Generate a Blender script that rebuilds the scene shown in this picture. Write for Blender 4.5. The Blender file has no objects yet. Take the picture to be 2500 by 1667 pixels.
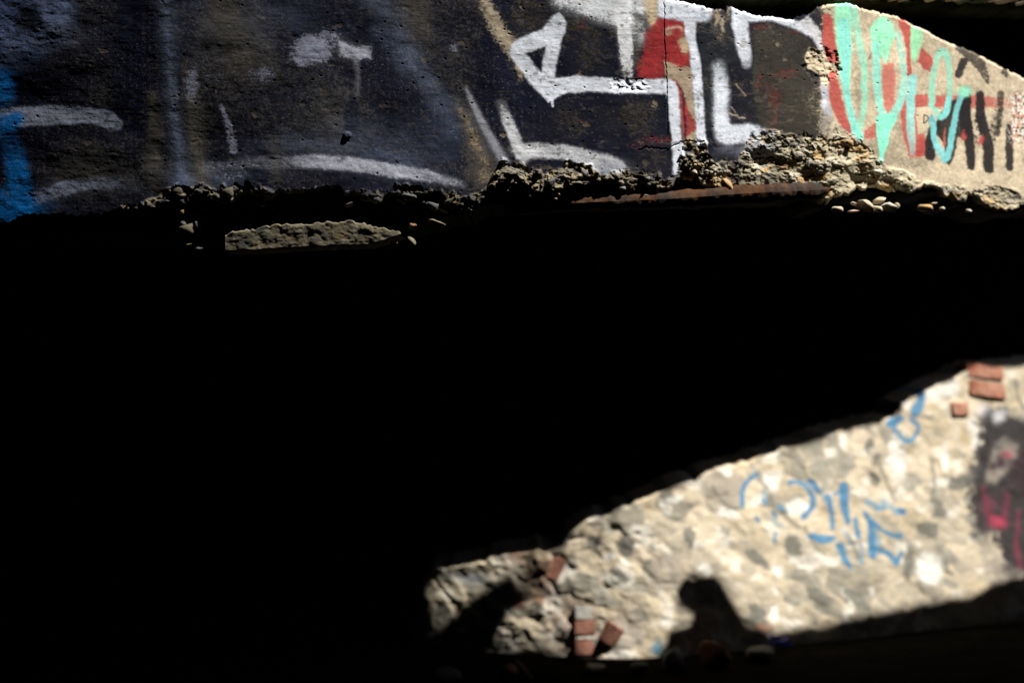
import bpy, bmesh, math, random
import numpy as np
from mathutils import Vector, Matrix
from mathutils.geometry import tessellate_polygon

random.seed(7)
S = bpy.context.scene
COL = S.collection
F = 2500 * 50 / 36.0            # focal length in photo pixels (50 mm lens, 2500 px wide photo)
CX, CY = 1250.0, 833.5
GZ = -1.62                      # ground level; the camera stands at eye height 0
R = math.radians
AZ, EL = R(72), R(58)           # sun: to the right of the viewing direction's back, high
ZR, ZF = 2.0, 2.25
L = np.array([math.sin(AZ) * math.cos(EL), -math.cos(AZ) * math.cos(EL), math.sin(EL)])

# ------------------------------------------------------------------ noise helpers
def h2(ix, iy, s):
    a = (ix.astype(np.int64) * 374761393 + iy.astype(np.int64) * 668265263 + s * 2246822519) & 0xFFFFFFFF
    a = ((a ^ (a >> 13)) * 1274126177) & 0xFFFFFFFF
    a = ((a ^ (a >> 16)) * 2654435761) & 0xFFFFFFFF
    return ((a ^ (a >> 15)) & 0xFFFFFF) / float(0x1000000)

def vn(x, y, s):
    ix, iy = np.floor(x), np.floor(y)
    fx, fy = x - ix, y - iy
    fx = fx * fx * (3 - 2 * fx); fy = fy * fy * (3 - 2 * fy)
    a, b = h2(ix, iy, s), h2(ix + 1, iy, s)
    c, d = h2(ix, iy + 1, s), h2(ix + 1, iy + 1, s)
    return (a + (b - a) * fx) * (1 - fy) + (c + (d - c) * fx) * fy

def fbm(x, y, s, o=4, g=.5):
    t, a, n = 0, 1, 0
    for i in range(o):
        t = t + a * vn(x * 2 ** i + 17.3 * i, y * 2 ** i - 9.1 * i, s + i); n += a; a *= g
    return t / n

def worley(x, y, s):
    ix, iy = np.floor(x), np.floor(y)
    f1 = np.full(x.shape, 9.0); f2 = np.full(x.shape, 9.0); idc = np.zeros(x.shape); ox = np.zeros(x.shape); oy = np.zeros(x.shape)
    for dx in (-1, 0, 1):
        for dy in (-1, 0, 1):
            cx, cy = ix + dx, iy + dy
            ex = x - (cx + .1 + .8 * h2(cx, cy, s)); ey = y - (cy + .1 + .8 * h2(cx, cy, s + 5)); d = np.hypot(ex, ey)
            near = d < f1; ox = np.where(near, ex, ox); oy = np.where(near, ey, oy)
            f2 = np.where(near, f1, np.minimum(f2, d))
            idc = np.where(near, h2(cx, cy, s + 11), idc)
            f1 = np.where(near, d, f1)
    return f1, f2, idc, ox, oy

def chunk_shape(w, r=.6, tilt=.9):
    """flat-topped, tilted lumps from worley cells, 0..1"""
    a = w[2] * 6.283 * 7; d = np.clip(1 - (w[0] / r) ** 2, 0, 1)
    return np.clip(np.minimum(1, 3. * d) * (.75 + 1.3 * tilt * (np.cos(a) * w[3] + np.sin(a) * w[4])), 0, 1.2)

def sst(a, b, x):
    t = np.clip((x - a) / (b - a), 0, 1)
    return t * t * (3 - 2 * t)

def lut(pts, x):
    p = np.array(pts, float)
    return np.interp(x, p[:, 0], p[:, 1])

def smooth_line(pts, n=6):
    p = np.array(pts, float)
    if len(p) < 3: return p
    q = np.vstack([2 * p[0] - p[1], p, 2 * p[-1] - p[-2]])
    out = []
    for i in range(1, len(q) - 2):
        for t in np.arange(n) / n:
            out.append(.5 * ((2 * q[i]) + (q[i + 1] - q[i - 1]) * t + (2 * q[i - 1] - 5 * q[i] + 4 * q[i + 1] - q[i + 2]) * t * t
                             + (-q[i - 1] + 3 * q[i] - 3 * q[i + 1] + q[i + 2]) * t ** 3))
    out.append(p[-1])
    return np.array(out)

class Canvas:
    """Pigment laid on a surface: one colour per mesh vertex."""
    def __init__(s, X, Y, seed):
        s.X, s.Y, s.seed = X, Y, seed
        s.c = np.zeros(X.shape + (3,))
        s.n = .55 * vn(X / 3.1, Y / 2.6, seed) + .3 * vn(X / 8, Y / 6, seed + 1) + .15 * vn(X / 23, Y / 17, seed + 2)
        s.wx = (fbm(X / 30, Y / 30, seed + 3, 3) - .5) * 7 + (vn(X / 6, Y / 6, seed + 12) - .5) * 2.5
        s.wy = (fbm(X / 30, Y / 30, seed + 4, 3) - .5) * 7 + (vn(X / 6, Y / 6, seed + 13) - .5) * 2.5
        s.x0 = X[0]
    def cols(s, a, b):
        i = np.searchsorted(s.x0, a); j = np.searchsorted(s.x0, b)
        return slice(max(i, 0), max(min(j, len(s.x0)), i + 1))
    def lay(s, k, cov, col, grain):
        n = s.n[:, k]
        g = sst(n - .22, n + .22, cov * 1.25 - .1)
        cov = np.clip(cov * (1 - grain) + g * grain, 0, 1)[..., None]
        col = np.array(col, float)
        s.c[:, k] = s.c[:, k] * (1 - cov) + col * cov
    def stroke(s, pts, w, col, a=1., soft=4., grain=.35, fade=(1, 1), warp=1.):
        p = smooth_line(pts)
        if p[:, 0].max() < 2012 and s.seed == 100: soft *= 1.5
        ws = np.interp(np.linspace(0, 1, len(p)), np.linspace(0, 1, len(w)), w) if hasattr(w, '__len__') else np.full(len(p), float(w))
        fs = np.interp(np.linspace(0, 1, len(p)), np.linspace(0, 1, len(fade)), fade)
        m = ws.max() / 2 + soft + 10
        k = s.cols(p[:, 0].min() - m, p[:, 0].max() + m)
        X = s.X[:, k] + s.wx[:, k] * warp; Y = s.Y[:, k] + s.wy[:, k] * warp
        best = np.full(X.shape, 1e3); fa = np.ones(X.shape)
        for i in range(len(p) - 1):
            d = p[i + 1] - p[i]; l2 = max(d @ d, 1e-6)
            t = np.clip(((X - p[i, 0]) * d[0] + (Y - p[i, 1]) * d[1]) / l2, 0, 1)
            dist = np.hypot(X - p[i, 0] - t * d[0], Y - p[i, 1] - t * d[1]) - (ws[i] + (ws[i + 1] - ws[i]) * t) / 2
            nr = dist < best
            fa = np.where(nr, fs[i] + (fs[i + 1] - fs[i]) * t, fa)
            best = np.where(nr, dist, best)
        s.lay(k, sst(soft, -soft, best) * a * fa, col, grain)
    def poly(s, pts, col, a=1., soft=3., grain=.3, hole=None, warp=1.):
        p = np.array(pts, float)
        if p[:, 0].max() < 2012 and s.seed == 100: soft *= 1.5
        m = soft + 12
        k = s.cols(p[:, 0].min() - m, p[:, 0].max() + m)
        X = s.X[:, k] + s.wx[:, k] * warp; Y = s.Y[:, k] + s.wy[:, k] * warp
        def sd(p):
            ins = np.zeros(X.shape, bool); dm = np.full(X.shape, 1e3)
            for i in range(len(p)):
                q, r = p[i], p[(i + 1) % len(p)]; d = r - q; l2 = max(d @ d, 1e-6)
                t = np.clip(((X - q[0]) * d[0] + (Y - q[1]) * d[1]) / l2, 0, 1)
                dm = np.minimum(dm, np.hypot(X - q[0] - t * d[0], Y - q[1] - t * d[1]))
                if q[1] != r[1]:
                    ins ^= ((q[1] > Y) != (r[1] > Y)) & (X < (r[0] - q[0]) * (Y - q[1]) / (r[1] - q[1]) + q[0])
            return np.where(ins, -dm, dm)
        d = sd(p)
        if hole is not None: d = np.maximum(d, -sd(np.array(hole, float)))
        s.lay(k, sst(soft, -soft, d) * a, col, grain)
    def blob(s, x, y, rx, ry, col, a=1., grain=.7, rot=0, edge=(1.7, .25)):
        k = s.cols(x - 2.2 * max(rx, ry), x + 2.2 * max(rx, ry))
        dx = s.X[:, k] + s.wx[:, k] * 2 - x; dy = s.Y[:, k] + s.wy[:, k] * 2 - y
        c, q = math.cos(R(rot)), math.sin(R(rot))
        d = np.hypot((dx * c + dy * q) / rx, (-dx * q + dy * c) / ry)
        s.lay(k, sst(edge[0], edge[1], d) * a, col, grain)

# ------------------------------------------------------------------ object helpers
def tag(o, label=None, cat=None, group=None, kind=None):
    if label: o['label'] = label
    if cat: o['category'] = cat
    if group: o['group'] = group
    if kind: o['kind'] = kind
    return o

def link(name, me, mat, parent=None):
    o = bpy.data.objects.new(name, me); COL.objects.link(o)
    if mat is not None and not me.materials: me.materials.append(mat)
    if parent is not None: o.parent = parent
    return o

def grid_mesh(name, P, colour=None, flip=False, smooth=True):
    r, c = P.shape[:2]
    me = bpy.data.meshes.new(name)
    me.vertices.add(r * c)
    me.vertices.foreach_set('co', P.reshape(-1).astype(np.float32))
    i = np.arange(r * c).reshape(r, c)
    q = np.stack([i[:-1, :-1], i[1:, :-1], i[1:, 1:], i[:-1, 1:]], -1).reshape(-1, 4)
    if flip: q = q[:, ::-1]
    me.loops.add(q.size); me.loops.foreach_set('vertex_index', q.reshape(-1).astype(np.int32))
    me.polygons.add(len(q))
    me.polygons.foreach_set('loop_start', (np.arange(len(q)) * 4).astype(np.int32))
    me.polygons.foreach_set('use_smooth', np.full(len(q), smooth))
    me.update(calc_edges=True)
    if colour is not None:
        at = me.color_attributes.new('paint', 'FLOAT_COLOR', 'POINT')
        rgba = np.ones((r * c, 4), np.float32); rgba[:, :3] = np.clip(colour.reshape(-1, 3), 0, 1)
        at.data.foreach_set('color', rgba.reshape(-1))
    return me

def bm_mesh(name, bm, smooth=False):
    me = bpy.data.meshes.new(name); bm.to_mesh(me); bm.free()
    for p in me.polygons: p.use_smooth = smooth
    return me

def mat(name, col, rough=.85, var=.35, scale=40., bump=.3, attr=False, metallic=0., spec=.25, col2=None, dist=.002):
    m = bpy.data.materials.new(name); m.use_nodes = True
    nt = m.node_tree; b = nt.nodes['Principled BSDF']
    b.inputs['Roughness'].default_value = rough; b.inputs['Metallic'].default_value = metallic
    b.inputs['Specular IOR Level'].default_value = spec
    tc = nt.nodes.new('ShaderNodeTexCoord')
    n = nt.nodes.new('ShaderNodeTexNoise'); n.inputs['Scale'].default_value = scale
    n.inputs['Detail'].default_value = 6; n.inputs['Roughness'].default_value = .65
    nt.links.new(tc.outputs['Object'], n.inputs['Vector'])
    mr = nt.nodes.new('ShaderNodeMapRange'); mr.inputs[1].default_value = .3; mr.inputs[2].default_value = .7
    mr.inputs[3].default_value = 1 - var; mr.inputs[4].default_value = 1 + var
    nt.links.new(n.outputs['Fac'], mr.inputs[0])
    mul = nt.nodes.new('ShaderNodeVectorMath'); mul.operation = 'SCALE'
    nt.links.new(mr.outputs[0], mul.inputs['Scale'])
    if attr:
        a = nt.nodes.new('ShaderNodeVertexColor'); a.layer_name = 'paint'
        nt.links.new(a.outputs['Color'], mul.inputs[0])
    elif col2 is not None:
        n2 = nt.nodes.new('ShaderNodeTexNoise'); n2.inputs['Scale'].default_value = scale * .3; n2.inputs['Detail'].default_value = 5
        nt.links.new(tc.outputs['Object'], n2.inputs['Vector'])
        rp = nt.nodes.new('ShaderNodeValToRGB'); rp.color_ramp.elements[0].position = .42; rp.color_ramp.elements[1].position = .6
        rp.color_ramp.elements[0].color = (*col, 1); rp.color_ramp.elements[1].color = (*col2, 1)
        nt.links.new(n2.outputs['Fac'], rp.inputs[0]); nt.links.new(rp.outputs[0], mul.inputs[0])
    else:
        mul.inputs[0].default_value = col
    nt.links.new(mul.outputs[0], b.inputs['Base Color'])
    if bump:
        bp = nt.nodes.new('ShaderNodeBump'); bp.inputs['Strength'].default_value = bump; bp.inputs['Distance'].default_value = dist
        n3 = nt.nodes.new('ShaderNodeTexNoise'); n3.inputs['Scale'].default_value = scale * 3; n3.inputs['Detail'].default_value = 5
        nt.links.new(tc.outputs['Object'], n3.inputs['Vector'])
        nt.links.new(n3.outputs['Fac'], bp.inputs['Height']); nt.links.new(bp.outputs[0], b.inputs['Normal'])
    return m

M_FACE = mat('painted_concrete', None, .8, .16, 70, .35, attr=True, dist=.0012, spec=.015)
M_RUBBLE = mat('rubble_masonry', None, .9, .12, 30, .3, attr=True, dist=.004)
M_LEDGE = mat('bare_concrete', None, .9, .2, 80, .4, attr=True)
M_SHELL = mat('shaded_concrete', (.014, .013, .012), .95, .3, 3, .4, dist=.01, spec=0.)  # shade put into the colour so unlit walls stay black
M_GROUND = mat('bare_earth', (.016, .014, .011), .95, .4, 6, .6, dist=.02, spec=0.)  # earth kept near black so the shaded floor stays dark
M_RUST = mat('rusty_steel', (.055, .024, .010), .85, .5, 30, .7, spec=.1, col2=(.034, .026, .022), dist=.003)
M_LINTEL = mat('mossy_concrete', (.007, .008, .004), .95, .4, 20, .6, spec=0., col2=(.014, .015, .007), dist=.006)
PEB = {'b': mat('brown_pebble', (.15, .125, .09), .8, .35, 60, .4, col2=(.22, .19, .14)),
       'g': mat('grey_pebble', (.11, .115, .12), .75, .35, 60, .4, col2=(.2, .195, .18)),
       'd': mat('dark_pebble', (.035, .037, .045), .6, .3, 60, .3, col2=(.08, .075, .07)),
       'o': mat('ochre_pebble', (.34, .19, .07), .65, .3, 60, .3, col2=(.44, .30, .16)),
       't': mat('tan_pebble', (.40, .34, .24), .85, .3, 60, .5, col2=(.50, .44, .33)),
       'w': mat('pale_pebble', (.5, .47, .39), .85, .25, 60, .4, col2=(.62, .58, .48)),
       'p': mat('pink_pebble', (.42, .29, .22), .8, .3, 60, .4)}

# ------------------------------------------------------------------ the painted beam
dense = np.arange(-60, 2562, 1.7)
PX = np.concatenate([[-1300, -1000], np.arange(-800, -61, 4), dense, np.arange(2565, 3100, 3.), np.arange(3120, 3600, 24), [4000, 5000]])
UU = (PX - CX) / F

def integrate(px, theta_pts, px0, y0):
    u = (px - CX) / F
    th = np.radians(lut(theta_pts, px)); y = np.zeros(len(px)); k = int(np.argmin(abs(px - px0))); y[k] = y0
    f = lambda i, yy: yy * math.tan(th[i]) / (1 - u[i] * math.tan(th[i]))
    for i in range(k, len(px) - 1):
        d = u[i + 1] - u[i]; s1 = f(i, y[i]); y[i + 1] = y[i] + d * .5 * (s1 + f(i + 1, y[i] + d * s1))
    for i in range(k, 0, -1):
        d = u[i - 1] - u[i]; s1 = f(i, y[i]); y[i - 1] = y[i] + d * .5 * (s1 + f(i - 1, y[i] + d * s1))
    return y

BEAM_TH = [(-1300, -13), (-60, -11), (300, -9), (600, -5), (900, 1), (1200, 8), (1500, 17), (1700, 23), (1900, 29), (2200, 37), (2600, 41), (2800, 38), (3100, 15), (3400, 0), (5000, 0)]
YB = integrate(PX, BEAM_TH, 1400, 4.0)
def beam_y(px): return np.interp(px, PX, YB)

B_PTS = [(-1300, 560), (-60, 552), (0, 546), (22, 550), (45, 536), (62, 526), (100, 528), (160, 529), (200, 533), (250, 529), (275, 519), (300, 512), (335, 516), (360, 513),
 (400, 508), (425, 505), (450, 503), (475, 491), (520, 488), (545, 496), (565, 493), (580, 480), (600, 472), (630, 480), (655, 488), (670, 478), (685, 466), (700, 470), (740, 470), (780, 464), (800, 460), (821, 456),
 (832, 462), (845, 478), (860, 476), (880, 483), (900, 490), (925, 498), (940, 487), (955, 478), (965, 475), (972, 490), (985, 496), (1000, 487), (1020, 480), (1040, 478), (1060, 471), (1076, 470), (1090, 490), (1095, 508), (1110, 512), (1130, 520), (1150, 514), (1170, 503), (1190, 487), (1200, 481),
 (1215, 478), (1226, 470), (1245, 476), (1262, 470), (1285, 489), (1300, 484), (1330, 478), (1350, 476), (1375, 466), (1400, 458), (1430, 454), (1460, 447), (1480, 444), (1505, 444), (1520, 462), (1532, 462), (1550, 455), (1570, 450), (1600, 464), (1620, 466), (1640, 462), (1650, 444), (1656, 436), (1668, 442), (1690, 435), (1701, 428), (1712, 453), (1740, 459), (1772, 462), (1790, 455), (1800, 449),
 (1806, 458), (1850, 460), (1880, 456), (1920, 463), (1940, 458), (1960, 464), (1975, 490), (2000, 500), (2016, 499), (2030, 488), (2047, 478), (2072, 477), (2090, 460), (2105, 464), (2120, 463), (2140, 452), (2155, 463), (2180, 467), (2200, 463), (2220, 471), (2235, 466), (2250, 458), (2275, 455), (2292, 461), (2310, 480), (2325, 476), (2337, 490), (2355, 494), (2365, 474), (2388, 479), (2402, 500), (2420, 511), (2440, 514), (2470, 515), (2490, 506), (2510, 502), (2620, 500), (5000, 520)]
T_PTS = [(1550, -15), (1606, -15), (1622, -4), (1640, 2), (1665, 5), (1690, 10), (1715, 17), (1730, 22), (1745, 25), (1758, 22), (1770, 25), (1775, 16), (1790, 20), (1800, 26), (1815, 30), (1828, 34), (1838, 40), (1850, 38), (1860, 44), (1872, 40), (1885, 42), (1900, 45), (1920, 50), (1938, 48), (1945, 42), (1960, 39), (1975, 36), (1985, 27), (1992, 20), (2005, 15), (2020, 14), (2045, 11), (2055, 9), (2068, 9), (2080, 14), (2090, 14), (2100, 21), (2115, 26), (2135, 28), (2150, 35), (2185, 40), (2200, 48), (2215, 56), (2225, 62), (2240, 66), (2260, 75), (2275, 86), (2295, 97), (2310, 102), (2325, 110), (2350, 118), (2380, 130), (2400, 141), (2420, 152), (2440, 163), (2460, 172), (2480, 183), (2500, 192), (2600, 245), (3000, 330), (5000, 380)]
E_PTS = [(-60, 570), (270, 540), (300, 508), (335, 500), (395, 474), (425, 453), (460, 456), (500, 461), (540, 462), (560, 456), (600, 452), (640, 456), (670, 461), (690, 471), (820, 462), (850, 468), (900, 473), (960, 463), (975, 453), (1010, 454), (1050, 465), (1090, 471), (1150, 478), (1180, 474), (1200, 434), (1215, 406), (1225, 388), (1260, 395), (1280, 402), (1330, 422), (1360, 410), (1380, 397), (1420, 396), (1450, 412), (1500, 424), (1535, 418), (1600, 428), (1640, 433), (1657, 415), (1665, 362), (1680, 348), (1720, 346), (1745, 402), (1800, 402), (1820, 345), (1850, 322), (1890, 312), (1920, 322), (1960, 330), (2010, 332), (2050, 325), (2080, 336), (2100, 346), (2150, 392), (2200, 417), (2240, 434), (2290, 448), (2340, 452), (2400, 455), (2440, 452), (2480, 468), (2500, 482), (2600, 490), (5000, 520)]
NR = 360
Tx = lut(T_PTS, PX) + (vn(PX / 5, PX * 0, 3) - .5) * 4 * (PX > 1610)
Bx = lut(B_PTS, PX) + (vn(PX / 6, PX * 0, 4) - .5) * 7 + (vn(PX / 2.5, PX * 0, 5) - .5) * 4
tt = np.linspace(0, 1, NR)[:, None]
X = np.repeat(PX[None, :], NR, 0)
Y = Tx[None, :] + (Bx - Tx)[None, :] * tt
K = Canvas(X, Y, 100)
n1 = fbm(X / 160, Y / 120, 21, 4); n2 = fbm(X / 40, Y / 60, 22, 4); n3 = fbm(X / 12, Y / 9, 23, 3)
hf = K.n
# bare concrete, its left colour darkened to stand in for weaker light
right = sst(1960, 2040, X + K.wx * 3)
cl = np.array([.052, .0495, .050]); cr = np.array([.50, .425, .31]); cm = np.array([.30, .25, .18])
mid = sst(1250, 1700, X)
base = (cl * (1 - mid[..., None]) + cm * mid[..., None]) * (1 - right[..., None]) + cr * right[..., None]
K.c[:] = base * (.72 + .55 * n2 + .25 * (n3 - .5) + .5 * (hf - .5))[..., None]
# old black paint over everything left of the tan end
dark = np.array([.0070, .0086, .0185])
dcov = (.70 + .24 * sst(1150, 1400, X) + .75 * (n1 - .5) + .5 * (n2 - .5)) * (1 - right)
for (bx, by, rx, ry, s_) in [(200, 430, 130, 70, .3), (375, 380, 34, 130, .35), (480, 330, 34, 150, .5), (540, 40, 95, 75, .4), (600, 150, 70, 60, .35), (670, 395, 28, 60, .35), (840, 290, 50, 75, .3), (760, 300, 60, 80, .2),
        (1010, 40, 60, 90, .35), (1060, 170, 60, 90, .3), (1130, 260, 34, 80, .4), (1165, 360, 40, 70, .55), (1195, 430, 50, 50, .5), (1290, 50, 60, 60, .45), (870, 330, 80, 50, .3), (1020, 370, 60, 40, .3), (1250, 330, 14, 60, .35), (640, 60, 60, 80, .2), (140, 180, 120, 60, .12), (260, 230, 80, 50, .22),
        (1800, 60, 26, 40, .35), (1790, 270, 30, 60, .2), (1940, 240, 60, 120, .22), (1870, 140, 10, 12, .5), (1918, 143, 9, 9, .6)]:
    dcov = dcov - s_ * sst(1.6, .2, np.hypot((X - bx + K.wx * 2) / rx, (Y - by + K.wy * 2) / ry))
for (bx, by, rx, ry, s_) in [(60, 220, 130, 90, .35), (320, 120, 34, 200, .5), (330, 300, 30, 70, .4), (50, 420, 80, 60, .3), (800, 40, 130, 60, .3), (860, 290, 16, 50, .5), (1060, 330, 90, 40, .15), (1210, 150, 34, 110, .5), (1240, 260, 26, 70, .5), (1430, 260, 90, 40, .3), (1480, 330, 120, 40, .35), (1310, 310, 50, 60, .4), (1400, 100, 60, 90, .3), (1730, 150, 26, 90, .35), (1790, 180, 40, 50, .25), (1740, 270, 14, 60, .4), (1830, 260, 40, 50, .2), (900, 440, 120, 30, .25), (560, 440, 80, 18, .1)]:
    dcov = dcov + s_ * sst(1.6, .2, np.hypot((X - bx + K.wx * 2) / rx, (Y - by + K.wy * 2) / ry))
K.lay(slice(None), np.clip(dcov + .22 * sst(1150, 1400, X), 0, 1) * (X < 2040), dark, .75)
for (bx, by, rx, ry, a_) in [(1440, 130, 44, 70, .5), (1560, 285, 46, 46, .6), (1490, 300, 30, 60, .4), (1390, 300, 40, 40, .5), (1300, 330, 40, 30, .3), (1880, 110, 70, 50, .55), (1960, 250, 50, 80, .7), (1900, 220, 70, 60, .4), (1800, 200, 40, 60, .35), (1790, 300, 40, 30, .4), (1730, 230, 12, 90, .3), (1850, 290, 40, 40, .4), (1420, 50, 60, 40, .5), (1600, 390, 40, 40, .5), (1300, 40, 50, 60, .5), (1540, 420, 60, 30, .4), (1640, 300, 8, 60, .4)]:
    K.blob(bx, by, rx * 1.25, ry * 1.2, (.052, .045, .034) if bx < 1700 else (.068, .059, .043), a_ * .8, .75)
W = (.64, .69, .79); LAV = (.27, .29, .40); BG = (.15, .19, .30); TAN = (.50, .41, .28); RED = (.27, .028, .031)
st, po, bl = K.stroke, K.poly, K.blob
# navy over-spray
for p, w, a in [([(325, -10), (322, 110), (315, 230), (330, 330)], 60, .7), ([(1215, -10), (1225, 110), (1250, 220), (1300, 330)], 60, .55), ([(1060, -10), (1075, 90), (1090, 180)], 34, .5), ([(860, 250), (862, 330)], 34, .7), ([(790, -10), (830, 60), (880, 90)], 70, .4), ([(850, 150), (960, 210), (1050, 270)], 70, .4), ([(870, 470), (960, 462), (1040, 455)], 30, .3)]:
    st(p, w, (.010, .012, .028), a, soft=16, grain=.5)
bl(40, 380, 120, 130, (.004, .006, .016), .7, .4); bl(330, 200, 60, 150, (.005, .007, .018), .6, .5)
for a_ in [(700, 60, 150, 70, .3), (560, 425, 160, 46, .3), (880, 350, 170, 60, .3), (250, 70, 70, 60, .2), (640, 380, 90, 60, .25), (470, 90, 60, 90, .22), (960, 420, 120, 40, .25), (760, 230, 120, 70, .15), (1080, 330, 60, 70, .25), (200, 470, 150, 50, .15), (1010, 150, 60, 60, .2)]: bl(*a_[:4], (.085, .105, .18), a_[4], .5)
# thin grey-blue veils
for p, w, a in [([(400, -10), (412, 120), (420, 220), (432, 330), (452, 460)], 34, .45), ([(905, -10), (960, 40), (985, 90), (1002, 145)], 60, .34), ([(930, 80), (990, 140), (1040, 190), (1070, 250)], 46, .30),
                ([(1050, 200), (1085, 260), (1110, 330)], 36, .26), ([(600, 20), (680, 40), (740, 20)], 60, .12), ([(690, 350), (820, 352), (930, 372), (1010, 392)], 46, .28), ([(830, 310), (1000, 330), (1100, 350)], 60, .14),
                ([(430, 440), (500, 440), (580, 432)], 40, .35), ([(440, 20), (490, 10)], 50, .15), ([(1450, -5), (1500, 10)], 60, .2), ([(1100, 250), (1165, 310), (1190, 370)], 26, .22)]:
    st(p, w, BG, min(1, a * 1.25), soft=16, grain=.5)
st([(1138, 215), (1172, 290), (1205, 350), (1238, 408)], [8, 18, 22, 26], (.30, .31, .36), .75, soft=5, grain=.4)
st([(1120, 260), (1150, 320), (1178, 390), (1185, 430)], [20, 34, 30, 40], (.32, .25, .165), .5, soft=14, grain=.8)
st([(1176, -12), (1200, 40), (1236, 100), (1262, 150), (1272, 190)], [30, 36, 40, 30, 14], (.36, .31, .23), .75, soft=14, grain=.95)
st([(452, 160), (466, 250), (478, 340), (498, 460)], [18, 34, 40, 50], (.125, .118, .108), .6, soft=13, grain=.7)
st([(372, 230), (374, 330), (378, 450)], [30, 44, 50], (.085, .079, .072), .5, soft=14, grain=.8); st([(545, -10), (560, 60), (600, 150)], [110, 90, 60], (.085, .079, .072), .5, soft=22, grain=.8); st([(672, 340), (678, 440)], [26, 30], (.10, .092, .085), .5, soft=12, grain=.8); bl(200, 430, 110, 50, (.075, .07, .063), .5, .8); bl(1020, 60, 40, 80, (.10, .09, .082), .45, .8)
# rough pale corner at the far left with a dark loop in it
bl(20, 60, 90, 80, (.10, .15, .31), .9, .2); bl(130, 30, 50, 60, (.14, .19, .34), .85, .3); bl(150, 90, 60, 34, (.10, .11, .17), .6, .6); bl(70, 98, 74, 26, (.11, .15, .27), .85, .2)
bl(68, 45, 34, 32, (.010, .012, .016), .9, .4, -25); bl(-20, -10, 26, 20, (.004, .008, .03), .9, .3)
# left strokes, bluish shade put into the pale pigment
BLU = (.004, .14, .46)
st([(-20, 289), (60, 286), (150, 281), (230, 284), (268, 296), (284, 302)], [44, 46, 46, 40, 40, 30], (.24, .27, .37), .95, soft=4, grain=.6, fade=(1, 1, .8, .9, .8))
st([(84, 484), (140, 466), (210, 452), (290, 450), (360, 470)], [34, 36, 34, 34, 24], (.24, .28, .40), .8, soft=6, grain=.65, fade=(1, 1, .8, .5, .25))
bl(4, 215, 28, 48, BLU, .8, .3); st([(-20, 312), (15, 303), (40, 292)], [46, 46, 36], BLU, .95, soft=8, grain=.2)
st([(26, 345), (40, 400), (48, 450), (55, 520)], [46, 52, 56, 66], BLU, .95, soft=8, grain=.25, fade=(.35, .8, 1, 1)); bl(6, 505, 96, 40, BLU, .85, .3); bl(58, 505, 26, 34, BLU, .9, .2)
# lavender splashes
for a_ in [(760, 122, 52, 34, .9), (735, 140, 30, 22, .8), (800, 92, 40, 24, .5), (470, 205, 22, 52, .55), (520, 190, 30, 16, .4), (640, 185, 34, 24, .45), (1110, 118, 16, 12, .5), (700, 405, 10, 8, .6), (545, 400, 60, 18, .35), (560, 430, 60, 10, .4)]:
    bl(*a_[:4], LAV, a_[4], 1.)
st([(540, 258), (556, 300), (566, 340), (570, 368)], [12, 18, 24, 20], LAV, .65, soft=5, grain=1.)
po([(824, 92), (846, 104), (866, 114), (906, 112), (906, 146), (870, 146), (848, 144), (826, 140)], (.40, .42, .52), .8, soft=9, grain=.8)
st([(868, 140), (873, 180), (875, 232)], [14, 10, 7], (.26, .27, .32), .5, soft=5, grain=.3)
st([(500, 414), (600, 400), (690, 396), (770, 394), (860, 402), (960, 416), (1050, 432), (1130, 452)], [30, 30, 32, 34, 34, 32, 28, 20], (.46, .49, .60), .92, soft=5, grain=.6, fade=(.3, .35, .4, .9, 1, .95, .8, .35))
# whites, tan and red at the top right of the middle
for p, w, a in [([(1375, -10), (1440, 12), (1500, 30)], 60, .75), ([(1440, -5), (1540, 0), (1570, 10)], 50, .8), ([(1505, 30), (1540, 50), (1565, 90)], 40, .6)]:
    st(p, w, (.66, .70, .76), a, soft=14, grain=.6)
st([(1585, -10), (1592, 30), (1598, 70)], [40, 34, 20], TAN, .85, soft=9, grain=.5)
po([(1572, 80), (1590, 62), (1606, 42), (1626, 45), (1626, 196), (1558, 192), (1556, 150), (1568, 130)], RED, .8, soft=11, grain=.75)
po([(1622, 148), (1632, 150), (1690, 165), (1700, 300), (1704, 345), (1670, 350), (1655, 215), (1626, 190)], (.36, .29, .21), .9, soft=3, grain=.3)
po([(1622, 47), (1668, 50), (1674, 85), (1684, 125), (1690, 160), (1660, 166), (1642, 158), (1624, 148)], RED, .9, soft=4, grain=.5)
st([(1626, 74), (1640, 68), (1658, 66), (1664, 74)], 7, (.42, .30, .24), .8, soft=3); st([(1626, 84), (1638, 80)], 9, (.36, .27, .2), .7); bl(1670, 108, 13, 22, (.46, .37, .25), .9, .6)
po([(1640, 190), (1658, 204), (1672, 240), (1690, 285), (1706, 312), (1690, 322), (1668, 340), (1660, 260), (1652, 215)], RED, .9, soft=4, grain=.4)
st([(1523, -10), (1524, 60), (1527, 120), (1532, 178)], [44, 40, 34, 28], (.70, .73, .78), .9, soft=6, grain=.75, fade=(1, .95, .75, .7)); st([(1556, 40), (1556, 110), (1550, 160)], [24, 16, 10], (.12, .12, .09), .5, soft=8, grain=.5)
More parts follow.
